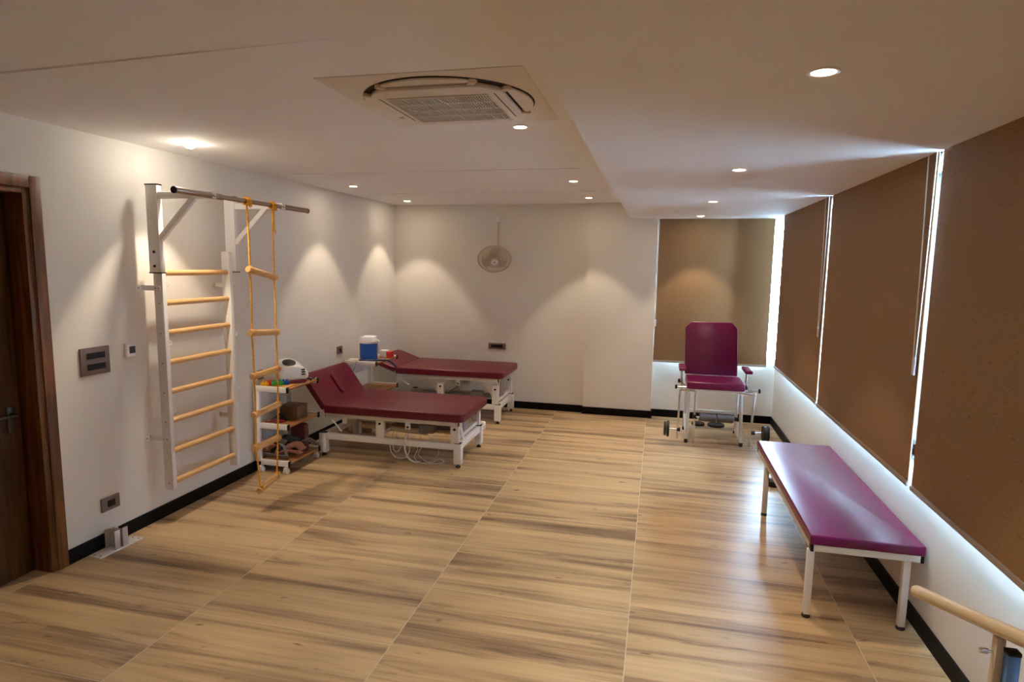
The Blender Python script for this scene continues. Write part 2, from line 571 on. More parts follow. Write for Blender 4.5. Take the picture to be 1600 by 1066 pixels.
struct(MB().box(XL - 0.3, XR + 0.2, YN - 0.2, YN, 0, ZC + 0.1), 'wall_near', M['wall'])

# unseen closed box behind the door, added to stop light leaking in
k = MB()
k.box(XL - 1.6, XL - 0.3, 1.2, 3.8, -0.1, 0)
k.box(XL - 1.6, XL - 0.3, 1.2, 3.8, 2.6, 2.7)
k.box(XL - 1.7, XL - 1.6, 1.2, 3.8, -0.1, 2.7)
k.box(XL - 1.7, XL - 0.3, 1.1, 1.2, -0.1, 2.7)
k.box(XL - 1.7, XL - 0.3, 3.8, 3.9, -0.1, 2.7)
struct(k, 'wall_light_block', M['wall'])

# skirting
BH, BT = 0.098, 0.014
struct(MB().box(XL, XL + BT, 3.022, YB, 0, BH, 0.002), 'baseboard_left', M['skirt'])
struct(MB().box(XL, XL + BT, YN, 1.90, 0, BH, 0.002), 'baseboard_left_near', M['skirt'])
b = MB()
b.box(XL + BT, -0.928 - BT, YB - BT, YB, 0, BH, 0.002)
b.box(-0.928 - BT, -0.033 + BT, YC - BT, YC, 0, BH, 0.002)
b.box(-0.928 - BT, -0.928, YC, YB, 0, BH)
b.box(-0.033, -0.033 + BT, YC, YA - BT, 0, BH)
b.box(-0.033, XR - BT, YA - BT, YA, 0, BH, 0.002)
struct(b, 'baseboard_back', M['skirt'])
struct(MB().box(XR - BT, XR, YN, YA, 0, BH, 0.002), 'baseboard_right', M['skirt'])

# windows behind the blinds
def window(idx, y0, y1):
    r = sthing('window_%d' % idx, (XR + 0.09, (y0 + y1) / 2, SILL))
    f = MB()
    t = 0.022
    f.box(XR + 0.07, XR + 0.11, y0, y1, SILL, SILL + t)
    f.box(XR + 0.07, XR + 0.11, y0, y1, TOPW - t, TOPW)
    f.box(XR + 0.07, XR + 0.11, y0, y0 + t, SILL + t, TOPW - t)
    f.box(XR + 0.07, XR + 0.11, y1 - t, y1, SILL + t, TOPW - t)
    f.box(XR + 0.075, XR + 0.105, (y0 + y1) / 2 - 0.02, (y0 + y1) / 2 + 0.02, SILL + t, TOPW - t)
    f.build('window_frame', M['white'], r)
    MB().box(XR + 0.087, XR + 0.093, y0 + t, y1 - t, SILL + t, TOPW - t).build('pane', M['glass'], r)
window(1, 0.6, 3.35)
window(2, 3.35, 5.45)
window(3, 5.45, 7.72)
r = sthing('window_4', (0.75, YA + 0.09, 0.75))
f = MB()
t = 0.022
f.box(0.07, XR + 0.17, YA + 0.07, YA + 0.11, 0.80, 0.80 + t)
f.box(0.07, XR + 0.17, YA + 0.07, YA + 0.11, TOPW - t, TOPW)
f.box(0.07, 0.07 + t, YA + 0.07, YA + 0.11, 0.80 + t, TOPW - t)
f.box(0.70, 0.74, YA + 0.075, YA + 0.105, 0.80 + t, TOPW - t)
f.box(XR + 0.17 - t, XR + 0.17, YA + 0.07, YA + 0.11, 0.80 + t, TOPW - t)
f.build('window_frame', M['white'], r)
MB().box(0.07 + t, XR + 0.17 - t, YA + 0.087, YA + 0.093, 0.80 + t, TOPW - t).build('pane', M['glass'], r)

# door
d = sthing('door_1', (XL, (DY0 + DY1) / 2, 0))
k = MB()
for (a, b_) in ((DY1, 3.02), (1.91, DY0)):
    k.box(XL, XL + 0.016, a, b_, 0, 2.455, 0.002)
k.box(XL, XL + 0.016, DY0, DY1, DZ, 2.455, 0.002)
k.build('casing', M['doorframe'], d)
k = MB()
k.box(XL - 0.19, XL, DY1 - 0.035, DY1, 0, DZ, 0.002)
k.box(XL - 0.19, XL, DY0, DY0 + 0.035, 0, DZ, 0.002)
k.box(XL - 0.19, XL, DY0 + 0.035, DY1 - 0.035, DZ - 0.035, DZ, 0.002)
k.build('jamb', M['doorframe'], d)
k = MB()
k.box(XL - 0.165, XL - 0.13, DY0 + 0.045, DY1 - 0.05, 0.008, DZ - 0.04, 0.002)
lf = k.build('door_leaf', M['doorleaf'], d)
k = MB()
k.box(XL - 0.129, XL - 0.122, DY1 - 0.135, DY1 - 0.085, 0.92, 1.08, 0.003)
k.cyl((XL - 0.125, DY1 - 0.11, 1.03), (XL - 0.085, DY1 - 0.11, 1.03), 0.010)
k.tube(spline([(XL - 0.085, DY1 - 0.10, 1.03), (XL - 0.083, DY1 - 0.16, 1.03), (XL - 0.083, DY1 - 0.23, 1.028)], 4), 0.009, 10)
k.build('door_handle', M['greyp2'], d)

# ------------------------------------------------------------------ roller blinds
def blind(label, x0, x1, y0, y1, z0, z1, axis, chain_at=None, chain_bottom=1.45, chain_w=0.035):
    cx, cy = (x0 + x1) / 2, (y0 + y1) / 2
    t = thing('roller_blind', label, 'roller blind', (cx, cy, z0), 'brown roller blinds')
    MB().box(x0, x1, y0, y1, z0 + 0.02, z1).build('fabric', M['blind'], t, smooth=False)
    if axis == 'y':
        MB().box(x1, x1 + 0.0015, y0, y1, z0 + 0.02, z1).build('backing', M['backing'], t, smooth=False)
        MB().box(x0 - 0.008, x1 + 0.008, y0, y1, z0, z0 + 0.028, 0.003).build('bottom_rail', M['alu2'], t)
        MB().cyl((x1 + 0.035, y0, z1 - 0.025), (x1 + 0.035, y1, z1 - 0.025), 0.028).build('roller', M['backing'], t)
    else:
        MB().box(x0, x1, y1, y1 + 0.0015, z0 + 0.02, z1).build('backing', M['backing'], t, smooth=False)
        MB().box(x0, x1, y0 - 0.008, y1 + 0.008, z0, z0 + 0.028, 0.003).build('bottom_rail', M['alu2'], t)
        MB().cyl((x0, y1 + 0.035, z1 - 0.025), (x1, y1 + 0.035, z1 - 0.025), 0.028).build('roller', M['backing'], t)
    if chain_at is not None:
        if axis == 'y':
            ya, yb = chain_at
            xx = x0 - 0.014
            pts = spline([(xx, ya + 0.05, z1 - 0.002), (xx, ya + 0.02, (z1 + chain_bottom) / 2), (xx, ya, chain_bottom + 0.05), (xx, (ya + yb) / 2 - 0.004, chain_bottom + 0.025),
                          (xx, ya - 0.03, chain_bottom + 0.05), (xx, yb + 0.008, (z1 + chain_bottom) / 2), (xx, yb, z1 - 0.002)], 8)
            MB().tube(pts, 0.0032, 6).build('pull_chain', M['plastic'], t)
            yc = (ya + ya - 0.03) / 2
            MB().box(xx - 0.006, xx + 0.006, yc - 0.016, yc + 0.016, chain_bottom - 0.055, chain_bottom + 0.045, 0.004).build('chain_weight', M['acrylic'], t)
        else:
            xx = chain_at[0]
            yy = y0 - 0.012
            MB().tube([(xx, yy, z1 - 0.002), (xx, yy, chain_bottom)], 0.0022, 6).build('pull_chain', M['plastic'], t)
            MB().box(xx - 0.012, xx + 0.012, yy - 0.006, yy + 0.006, chain_bottom - 0.09, chain_bottom, 0.004).build('chain_weight', M['acrylic'], t)
    return t
M['alu2'] = pm('bottom_rail_paint', (0.36, 0.31, 0.27), 0.45, 0.2, var=0.04)
blind('long brown roller blind nearest the camera, beside the parallel bar', XBL, XBL + 0.004, 0.35, 3.614, 0.80, ZS, 'y', None)
blind('wide brown roller blind above the burgundy bench, between the two light slits, long looped chain', XBL, XBL + 0.004, 3.668, 5.668, 0.803, ZS, 'y', (3.71, 3.655), 1.47)
blind('narrow brown roller blind on the side wall nearest the far corner', XBL, XBL + 0.004, 5.712, 7.71, 0.812, ZS, 'y', (5.78, 5.72), 1.45)
blind('brown roller blind on the far wall behind the exercise chair', -0.031, 1.360, 8.19, 8.194, 0.742, ZS, 'x', (-0.022,), 1.30)

# ------------------------------------------------------------------ ceiling downlights
def lamp(x, y, z, label, glow=False, power=1.0):
    t = thing('ceiling_downlight', label, 'ceiling light', (x, y, z), 'recessed ceiling downlights')
    MB().lathe([(0.034, 0.0), (0.048, 0.0), (0.050, -0.002), (0.047, -0.005), (0.036, -0.004), (0.034, -0.001)], Matrix.Translation((x, y, z))).build('trim_ring', M['plastic'], t)
    if glow:
        MB().lathe([(0.030, -0.002), (0.033, -0.014), (0.028, -0.026), (0.014, -0.034), (0, -0.036)], Matrix.Translation((x, y, z))).build('lens', M['dome'], t)
    else:
        MB().lathe([(0.0, -0.0035), (0.035, -0.0035), (0.036, -0.001)], Matrix.Translation((x, y, z))).build('lens', M['lens'], t)
    L = bpy.data.lights.new('downlight', 'SPOT')
    L.energy = SPOT_W * power
    L.color = SPOT_COL
    L.spot_size = math.radians(76)
    L.spot_blend = 0.32
    L.shadow_soft_size = 0.035
    lo = bpy.data.objects.new('light_source', L)
    C.objects.link(lo)
    lo.parent = t
    lo.location = (0, 0, -0.012 if not glow else -0.042)
    return t
lamp(-3.229, 3.796, ZC, 'glaring ceiling downlight right above the white wall bars, glow spread over the ceiling', True, 1.5)
lamp(-3.221, 6.156, ZC, 'ceiling downlight along the left wall, second away from the wall bars')
lamp(-3.247, 7.668, ZC, 'ceiling downlight in the far left corner of the ceiling')
lamp(-0.834, 3.669, ZC, 'ceiling downlight right beside the air conditioner cassette')
lamp(-0.841, 6.045, ZC, 'ceiling downlight between the two ceiling grooves, near the lowered band')
lamp(-0.856, 7.515, ZC, 'ceiling downlight above the wall pillar by the far wall')
lamp(0.470, 2.166, ZS, 'largest looking downlight on the lowered ceiling band, nearest the camera')
lamp(0.457, 4.15, ZS, 'downlight on the lowered ceiling band, second from the camera')
lamp(0.456, 6.08, ZS, 'downlight on the lowered ceiling band, third from the camera')
lamp(0.452, 7.76, ZS, 'downlight on the lowered ceiling band, right in front of the far blind')

lamp(-0.834, 1.30, ZC, 'unseen ceiling downlight added behind the camera, in line with the one beside the cassette')  # unseen pair continuing the ceiling grid, added to brighten the foreground
lamp(0.470, 0.21, ZS, 'unseen downlight added to the lowered ceiling band behind the camera')

# ------------------------------------------------------------------ air conditioner cassette
AX, AY = -1.055, 3.045
t = thing('air_conditioner', 'ceiling air conditioner cassette with square grille and rounded flaps', 'air conditioner', (AX, AY, ZC))
MB().box(AX - 0.475, AX + 0.475, AY - 0.475, AY + 0.475, ZC - 0.004, ZC, 0.001).build('surround_plate', M['acplastic'], t)
T = Matrix.Translation((AX, AY, 0))
MB().lathe([(0, ZC - 0.0065), (0.425, ZC - 0.0065), (0.425, ZC - 0.004), (0, ZC - 0.004)], T, 64).build('gap_shade_disc', M['gapshade'], t)  # flat dark disc, its colour stands in for shade in the outlet gaps
def seg_pts(R, d, n=20):
    a = math.acos(d / R)
    return [(R * math.cos(-a + 2 * a * i / n), R * math.sin(-a + 2 * a * i / n)) for i in range(n + 1)]
for q in range(4):
    MB().prism(seg_pts(0.418, 0.338), ZC - 0.018, ZC - 0.0075, 0.003, 2, T @ Matrix.Rotation(q * PI / 2, 4, 'Z')).build('air_flap', M['acplastic'], t)
# central panel: rounded square clipped by a circle
pp = []
for i in range(96):
    a = 2 * PI * i / 96
    r1 = 0.322 / max(abs(math.cos(a)), abs(math.sin(a)))
    rr = min(r1, 0.392)
    pp.append((rr * math.cos(a), rr * math.sin(a)))
MB().prism(pp, ZC - 0.032, ZC - 0.0075, 0.006, 2, T).build('centre_panel', M['acplastic'], t)
# small joints bridging the dark ring at the corners
for q in range(4):
    for da in (-0.22, 0.22):
        a = PI / 4 + q * PI / 2 + da
        MB().box(-0.022, 0.022, -0.016, 0.016, ZC - 0.024, ZC - 0.0075, 0.002, 2, T @ Matrix.Rotation(a, 4, 'Z') @ Matrix.Translation((0.404, 0, 0))).build('corner_joint', M['cream'], t)
gx0, gx1, gy0, gy1 = AX - 0.250, AX + 0.250, AY - 0.205, AY + 0.265
gp = MB().box(gx0, gx1, gy0, gy1, ZC - 0.0335, ZC - 0.0315).build('intake_grille', M['grillein'], t, smooth=False)
k = MB()
n = 38
for i in range(n + 1):
    x = gx0 + (gx1 - gx0) * i / n
    k.box(x - 0.0026, x + 0.0026, gy0, gy1, ZC - 0.0375, ZC - 0.0335)
for i in range(5):
    y = gy0 + (gy1 - gy0) * i / 4
    k.box(gx0, gx1, y - 0.004, y + 0.004, ZC - 0.0385, ZC - 0.0335)
k.build('grille_bars', M['acplastic'], gp, smooth=False)
for s in (-1, 1):
    MB().box(AX + s * 0.285 - 0.0025, AX + s * 0.285 + 0.0025, AY - 0.21, AY + 0.24, ZC - 0.0328, ZC - 0.032).build('panel_seam', M['grillein'], t, smooth=False)

# ------------------------------------------------------------------ wall plates
def plate_left(y0, y1, z0, z1, rows, label, name='switch_plate', cat='switch plate'):
    cy, cz = (y0 + y1) / 2, (z0 + z1) / 2
    t = thing(name, label, cat, (XL, cy, cz), 'bronze wall plates')
    MB().box(XL, XL + 0.012, y0, y1, z0, z1, 0.003).build('plate', M['bronze'], t)
    for (a, b_) in rows:
        o = MB().box(XL + 0.0118, XL + 0.017, y0 + 0.045, y1 - 0.04, a, b_, 0.0015).build('rocker_row' if name == 'switch_plate' else 'socket_insert', M['black'], t)
    return t
plate_left(3.205, 3.425, 1.205, 1.39, [(1.315, 1.355), (1.24, 1.28)], 'large bronze switch plate with two black switch rows beside the door')
plate_left(3.285, 3.43, 0.245, 0.34, [(0.27, 0.315)], 'small bronze socket low on the left wall above the floor bracket', 'wall_socket', 'socket')
plate_left(6.50, 6.62, 0.90, 0.99, [(0.925, 0.965)], 'bronze socket on the left wall behind the blue jug', 'wall_socket', 'socket')
plate_left(5.02, 5.10, 0.86, 0.95, [(0.88, 0.93)], 'dark socket on the left wall behind the white therapy machine', 'wall_socket', 'socket')
t = thing('wall_socket', 'bronze socket on the far wall beneath the wall fan', 'socket', (-2.141, YB, 0.856), 'bronze wall plates')
MB().box(-2.265, -2.02, YB - 0.012, YB, 0.815, 0.897, 0.003).build('plate', M['bronze'], t)
MB().box(-2.225, -2.06, YB - 0.017, YB - 0.0118, 0.835, 0.877, 0.0015).build('socket_insert', M['black'], t)
t = thing('wall_socket', 'low bronze socket on the far wall beneath the far couch', 'socket', (-2.63, YB, 0.38), 'bronze wall plates')
MB().box(-2.72, -2.54, YB - 0.012, YB, 0.335, 0.425, 0.003).build('plate', M['bronze'], t)
MB().box(-2.69, -2.57, YB - 0.017, YB - 0.0118, 0.36, 0.40, 0.0015).build('socket_insert', M['black'], t)
t = thing('thermostat', 'small white thermostat with dark screen on the wall left of the wall bars', 'thermostat', (XL, 3.59, 1.336))
MB().box(XL, XL + 0.028, 3.552, 3.630, 1.288, 1.385, 0.008, 3).build('body', M['plastic'], t)
MB().box(XL + 0.0275, XL + 0.030, 3.572, 3.622, 1.312, 1.362, 0.001).build('display', M['screen'], t)

# ------------------------------------------------------------------ floor bracket by the left wall
t = thing('floor_bracket', 'white floor plate with twin steel channel sockets against the left skirting', 'bracket', (-3.56, 3.31, 0))
k = MB()
m = Matrix.Translation((-3.56, 3.31, 0)) @ Matrix.Rotation(math.radians(-4), 4, 'Z')
k.box(-0.055, 0.055, -0.165, 0.165, 0, 0.006, 0.001, 2, m)
k.build('base_plate', M['white'], t)
k = MB()
for yy in (-0.010, 0.010):
    sgn = -1 if yy < 0 else 1
    k.box(-0.045, 0.045, yy - 0.002, yy + 0.002, 0.006, 0.135, 0, 2, m)
    for xx in (-0.043, 0.043):
        k.box(xx - 0.002, xx + 0.002, min(yy, yy + sgn * 0.04), max(yy, yy + sgn * 0.04), 0.006, 0.14, 0, 2, m)
k.build('channel', M['alu'], t, smooth=False)
for a in (-0.145, 0.145):
    for b_ in (-0.025, 0.03):
        MB().cyl(m @ V((b_, a, 0.004)), m @ V((b_, a, 0.009)), 0.007, 10).build('screw', M['greyp'], t)

# ------------------------------------------------------------------ wall bars with pull-up bar
t = thing('wall_bars', 'white wall bars with pale wooden rungs and a pull-up bar on top', 'wall bars', (-3.51, 4.11, 0.26))
YS0, YS1 = 3.755, 4.475
XS = -3.505
for yy in (YS0, YS1):
    MB().box(XS - 0.038, XS + 0.038, yy - 0.018, yy + 0.018, 0.262 if yy == YS0 else 0.22, 2.05, 0.003).build('upright', M['white'], t)
rz = [1.88, 1.662, 1.442, 1.222, 1.001, 0.782, 0.548, 0.314]
for i, z in enumerate(rz):
    MB().cyl((XS + 0.002, YS0 + 0.018, z), (XS + 0.002, YS1 - 0.018, z), 0.0215, 20).build('rung', M['rungwood'], t)
# wall brackets
for yy, sg in ((YS0, -1), (YS1, 1)):
    for z in (1.772, 0.655):
        k = MB()
        y1 = yy + sg * 0.021
        k.box(XL, XS + 0.02, min(y1, y1 + sg * 0.004), max(y1, y1 + sg * 0.004), z - 0.018, z + 0.018)
        k.box(XL, XL + 0.004, min(y1, y1 + sg * 0.05), max(y1, y1 + sg * 0.05), z - 0.018, z + 0.018)
        br = k.build('wall_bracket', M['white'], t, smooth=False)
        for xx in (XS - 0.018, XS + 0.012):
            MB().cyl((xx, y1 + sg * 0.002, z), (xx, y1 + sg * 0.008, z), 0.006, 10).build('bolt', M['greyp'], br)
        MB().cyl((XL + 0.004, y1 + sg * 0.03, z), (XL + 0.009, y1 + sg * 0.03, z), 0.006, 10).build('bolt', M['greyp'], br)
# upper frame posts, arms and braces
XP = -3.480
XBAR = -3.0
ZARM = 2.425
for yy, sg in ((YS0, -1), (YS1, 1)):
    yp = yy + sg * 0.042
    MB().box(XP - 0.047, XP + 0.047, yp - 0.022, yp + 0.022, 1.885, 2.495, 0.003).build('upper_post', M['white'], t)
    for z in (2.498, 1.882):
        MB().box(XP - 0.052, XP + 0.052, yp - 0.024, yp + 0.024, z - 0.004, z + 0.004, 0.002).build('end_cap', M['black'], t)
    for z in (1.93, 2.03):
        MB().cyl((XP, yp + sg * 0.02, z), (XP, yp + sg * 0.027, z), 0.010, 12).build('bolt', M['black'], t)
    MB().box(XP + 0.05, XBAR + 0.02, yp - 0.02, yp + 0.02, ZARM - 0.028, ZARM + 0.020, 0.003).build('arm', M['white'], t)
    MB().bar((XP + 0.04, yp, 2.12), (XP + 0.335, yp, ZARM - 0.018), 0.03, 0.04, 0.002).build('brace', M['white'], t)
# hooks on the uprights
for yy, sg, zs in ((YS0, 1, (1.80, 1.37, 0.86, 0.47)), (YS1, 1, (1.80, 1.36, 0.90, 0.50))):
    for z in zs:
        MB().tube(arc((XS + 0.035, yy + 0.022, z), 0.016, PI * 0.9, PI * 2.6, 12, (0.5, 0.87, 0), (0, 0, 1)), 0.004, 8).build('hook', M['plastic'], t)
for z in rz[1:]:
    MB().cyl((XS + 0.002, YS0 - 0.018, z), (XS + 0.002, YS0 - 0.022, z), 0.006, 10).build('rung_screw', M['greyp'], t)
pb = MB().cyl((XBAR, 3.70, 2.415), (XBAR, 4.56, 2.415), 0.017, 24).build('pull_up_bar', M['steel'], t)
for a, b_ in ((3.37, 3.80), (4.50, 4.885)):
    MB().cyl((XBAR, a, 2.415), (XBAR, b_, 2.415), 0.0215, 24).build('bar_grip', M['steel'], pb)
for a in (3.363, 4.884):
    MB().cyl((XBAR, a, 2.415), (XBAR, a + 0.008, 2.415), 0.0225, 24).build('bar_end_cap', M['black'], pb)
for yy in (YS0 - 0.042, YS1 + 0.042):
    MB().tube(arc((XBAR, yy, 2.415), 0.026, 0, PI * 1.0, 12), 0.006, 8).build('bar_clamp', M['plastic'], t)

# ------------------------------------------------------------------ rope ladder
t = thing('rope_ladder', 'orange rope ladder with six wooden rungs hanging from the pull-up bar', 'rope ladder', (XBAR, 4.23, 0.16))
ends = [((-3.0, 4.06, 1.915), (-3.0, 4.405, 1.845)), ((-3.0, 4.055, 1.435), (-3.0, 4.41, 1.405)), ((-3.0, 4.06, 1.095), (-3.0, 4.41, 1.105)),
        ((-3.0, 4.06, 0.79), (-3.0, 4.40, 0.81)), ((-3.0, 4.052, 0.53), (-3.005, 4.39, 0.53)), ((-2.99, 4.08, 0.178), (-3.02, 4.38, 0.215))]
px = [((392, 414), (434, 431)), ((393, 508), (434, 514)), ((393, 575), (435, 573)), ((393, 640), (437, 629)), ((397, 704), (438, 680)), ((401, 770), (436, 737))]
RAD = 0.025
ropeA, ropeB = [(-3.0, 4.075, 2.398)], [(-3.0, 4.385, 2.398)]
LADDER = []
for (a, b_) in ends:
    a, b_ = V(a), V(b_)
    d = (b_ - a).normalized()
    MB().tube([a - d * 0.0, a + d * 0.004, b_ - d * 0.004, b_], [RAD * 0.9, RAD, RAD, RAD * 0.9], 18).build('rung', M['ladderwood'], t)
    ropeA.append(a + d * 0.025); ropeB.append(b_ - d * 0.025)
for rp in (ropeA, ropeB):
    pts = []
    for i in range(len(rp) - 1):
        a, b_ = V(rp[i]), V(rp[i + 1])
        for j in range(6):
            s = j / 6
            p = a.lerp(b_, s)
            bow = math.sin(s * PI) * 0.003
            # pass round the room side of each rung
            off = 0.0
            pts.append(p + V((off + bow * 0.3, bow, 0)))
    pts.append(V(rp[-1]))
    ro = MB().tube(spline(pts, 2), 0.007, 8).build('rope', M['rope'], t)
    for j, p in enumerate(rp[1:]):
        k = MB()
        k.tube(arc(V(p), 0.0265, 0, 2 * PI * 0.97, 16, (1, 0, 0), (0, 0, 1)), 0.0035, 8)
        k.build('rope_wrap', M['rope'], ro)
    k = MB()
    p = V(rp[0])
    for q in (-0.016, -0.005, 0.006, 0.017):
        k.tube(arc((XBAR, p.y + q, 2.415), 0.0245, 0.2, 2 * PI + 0.1, 18), 0.007, 8)
    k.tube(spline([(XBAR + 0.025, p.y - 0.02, 2.40), (XBAR + 0.032, p.y - 0.005, 2.375), (XBAR + 0.028, p.y + 0.02, 2.39), (XBAR + 0.02, p.y + 0.012, 2.42), (XBAR + 0.03, p.y - 0.012, 2.405)], 5), 0.006, 8)
    k.build('knot', M['rope'], ro)
    if rp is ropeB:
        MB().tube(spline([(XBAR + 0.02, p.y - 0.01, 2.40), (XBAR + 0.03, p.y - 0.02, 2.32), (XBAR + 0.03, p.y - 0.025, 2.24), (XBAR + 0.025, p.y + 0.0, 2.20), (XBAR + 0.012, p.y + 0.008, 2.26)], 6), 0.0048, 8).build('loose_end', M['rope'], ro)
for p in (ropeA[-1], ropeB[-1]):
    MB().lathe([(0, -0.014), (0.010, -0.010), (0.014, 0), (0.010, 0.010), (0, 0.014)], Matrix.Translation(V(p) + V((0.018, 0, 0.026))), 12).build('stop_knot', M['rope'], t)

# ------------------------------------------------------------------ treatment couches
def couch(label, x0, x1, y0, y1, zrail, head_deg, head_len, stage, slot):
    """x0 head hinge, x1 foot end of frame; cushion overhangs"""
    t = thing('treatment_couch', label, 'treatment couch', ((x0 + x1) / 2, (y0 + y1) / 2, 0), 'maroon electric treatment couches')
    zt = zrail
    # mattress (main)
    MB().rbox(x0 + 0.015, x1 + 0.075, y0 - 0.055, y1 + 0.055, zt, zt + 0.085, 0.07, 0.028, None, 4, (1, 0.25, 0.25, 1)).build('cushion', M['vinyl'], t)
    # head section, hinged
    hm = Matrix.Translation((x0, 0, zt + 0.02)) @ Matrix.Rotation(math.radians(head_deg), 4, 'Y')
    hd = MB().rbox(-head_len, -0.01, y0 - 0.055, y1 + 0.055, -0.005, 0.06, 0.07, 0.024, hm, 4, (0.25, 1, 1, 0.25)).build('head_rest', M['vinyl'], t)
    if slot:
        MB().rbox(-head_len * 0.78, -head_len * 0.22, (y0 + y1) / 2 - 0.035, (y0 + y1) / 2 + 0.035, 0.055, 0.080, 0.034, 0.008, hm).build('face_slot_plug', M['vinyl'], hd)
    k = MB()
    for yy in (y0 + 0.03, y1 - 0.03):
        k.box(-head_len + 0.06, 0.0, yy - 0.018, yy + 0.018, -0.035, -0.008, 0.002, 2, hm)
    k.box(-head_len + 0.06, -head_len + 0.095, y0 + 0.03, y1 - 0.03, -0.035, -0.008, 0.002, 2, hm)
    k.build('head_frame', M['white'], hd)
    # top frame
    k = MB()
    k.box(x0 + 0.005, x1, y0, y0 + 0.03, zt - 0.048, zt - 0.002, 0.003)
    k.box(x0 + 0.005, x1, y1 - 0.03, y1, zt - 0.048, zt - 0.002, 0.003)
    k.box(x0 + 0.005, x0 + 0.045, y0 + 0.03, y1 - 0.03, zt - 0.048, zt - 0.004, 0.003)
    k.box(x1 - 0.04, x1 - 0.002, y0 + 0.03, y1 - 0.03, zt - 0.048, zt - 0.004, 0.003)
    k.build('top_frame', M['white'], t)
    for yy in (y0, y1 - 0.03):
        MB().box(x1, x1 + 0.006, yy, yy + 0.03, zt - 0.05, zt - 0.002, 0.001).build('end_cap', M['black'], t)
        MB().box(x0 - 0.001, x0 + 0.005, yy, yy + 0.03, zt - 0.05, zt - 0.002, 0.001).build('end_cap', M['black'], t)
    # base frame
    zb0, zb1 = 0.175, 0.237
    xf0, xf1 = x0 - 0.035, x1 - 0.005
    k = MB()
    for yy in (y0 + 0.03, y1 - 0.03):
        k.box(xf0 + 0.04, xf1 - 0.04, yy - 0.025, yy + 0.025, zb0, zb1, 0.004)
    for xx in (xf0, xf1):
        k.box(xx - 0.025, xx + 0.025, y0 + 0.065, y1 - 0.065, zb0, zb1, 0.004)
    k.build('base_frame', M['white'], t)
    for xx in (xf0, xf1):
        for yy in (y0 + 0.03, y1 - 0.03):
            lg = MB().box(xx - 0.04, xx + 0.04, yy - 0.035, yy + 0.035, 0.035, 0.24, 0.008, 3).build('leg', M['white'], t)
            MB().box(xx - 0.034, xx + 0.034, yy - 0.03, yy + 0.03, 0.2395, 0.246, 0.003).build('leg_cap', M['black'], lg)
            MB().lathe([(0, 0.0), (0.024, 0.0), (0.026, 0.012), (0.014, 0.018), (0.010, 0.036), (0, 0.036)], Matrix.Translation((xx, yy, 0)), 16).build('rubber_foot', M['rubber'], lg)
    # lifting arms
    ztop = zt - 0.05
    for (xa, wd) in ((x0 + 0.60, 0.085), (x1 - 0.035, 0.085)):
        for yy, yo in ((y0 + 0.028, -1), (y1 - 0.028, 1)):
            if stage == 'low':
                k = MB().box(xa - wd / 2, xa + wd / 2, yy - 0.024, yy + 0.022, zb1 + 0.0005, ztop - 0.0005, 0.004)
                lf = k.build('lift_post', M['white'], t)
            else:
                zh = zb1 + (ztop - zb1) * 0.86
                k = MB().box(xa - wd / 2, xa + wd / 2, yy - 0.024, yy + 0.022, zb1 + 0.0005, zh, 0.004)
                lf = k.build('lift_post', M['white'], t)
                MB().prism([(xa - 0.26, ztop), (xa - 0.22, ztop), (xa + 0.04, ztop), (xa + 0.04, ztop - 0.03), (xa - 0.05, zh - 0.04), (xa - 0.05, zh - 0.16), (xa - 0.17, ztop - 0.03)][::-1],
                           -0.004, 0.004, 0, 2, Matrix(((1, 0, 0, 0), (0, 0, 1, yy + 0.03 * -yo), (0, 1, 0, 0), (0, 0, 0, 1)))).build('gusset', M['white'], t)
            MB().cyl((xa, yy - 0.025, ztop - (0.03 if stage == 'low' else 0.09)), (xa, yy - 0.033, ztop - (0.03 if stage == 'low' else 0.09)), 0.012, 12).build('pivot_bolt', M['black'], lf)
    # cross tubes between posts
    for xa in (x0 + 0.60, x1 - 0.035):
        MB().box(xa - 0.02, xa + 0.02, y0 + 0.052, y1 - 0.052, zb1 + 0.02, zb1 + 0.06, 0.003).build('cross_tube', M['white'], t)
    # foot end side plates
    k = MB()
    k.box(x1 - 0.03, x1 - 0.018, y0 + 0.24, y0 + 0.40, zb1 + 0.0, ztop, 0.002)
    k.build('end_panel', M['greyp'], t)
    if stage == 'low':
        MB().bar((x1 - 0.012, y0 + 0.12, ztop - 0.02), (x1 - 0.005, y0 + 0.20, zb1 - 0.01), 0.012, 0.05, 0.003).build('control_handset', M['plastic'], t)
    # small brackets under the near rail
    for xx in (x1 - 0.52,):
        bk = MB().box(xx - 0.028, xx + 0.028, y0 + 0.002, y0 + 0.01, zt - 0.115, zt - 0.047, 0.002).build('mount_tab', M['white'], t)
        MB().cyl((xx, y0 + 0.003, zt - 0.092), (xx, y0 - 0.006, zt - 0.092), 0.010, 12).build('pivot_bolt', M['black'], bk)
    # long parallel lift beam
    MB().box(x0 + 0.62, x1 - 0.08, (y0 + y1) / 2 - 0.025, (y0 + y1) / 2 + 0.025, zb1 + 0.01, zb1 + 0.06, 0.003).build('lift_beam', M['greyp'], t)
    # motor and actuator
    ac = MB()
    ac.cyl((x0 + 0.28, y0 + 0.26, zb1 + 0.05), (x0 + 1.02, y0 + 0.22, zb1 + 0.035), 0.034, 20)
    ac = ac.build('actuator', M['tan'] if stage == 'low' else M['greyp'], t)
    MB().box(x0 + 0.94, x0 + 1.10, y0 + 0.18, y0 + 0.29, zb1 + 0.03, zb1 + 0.12, 0.01, 3).build('motor', M['greyp'], ac)
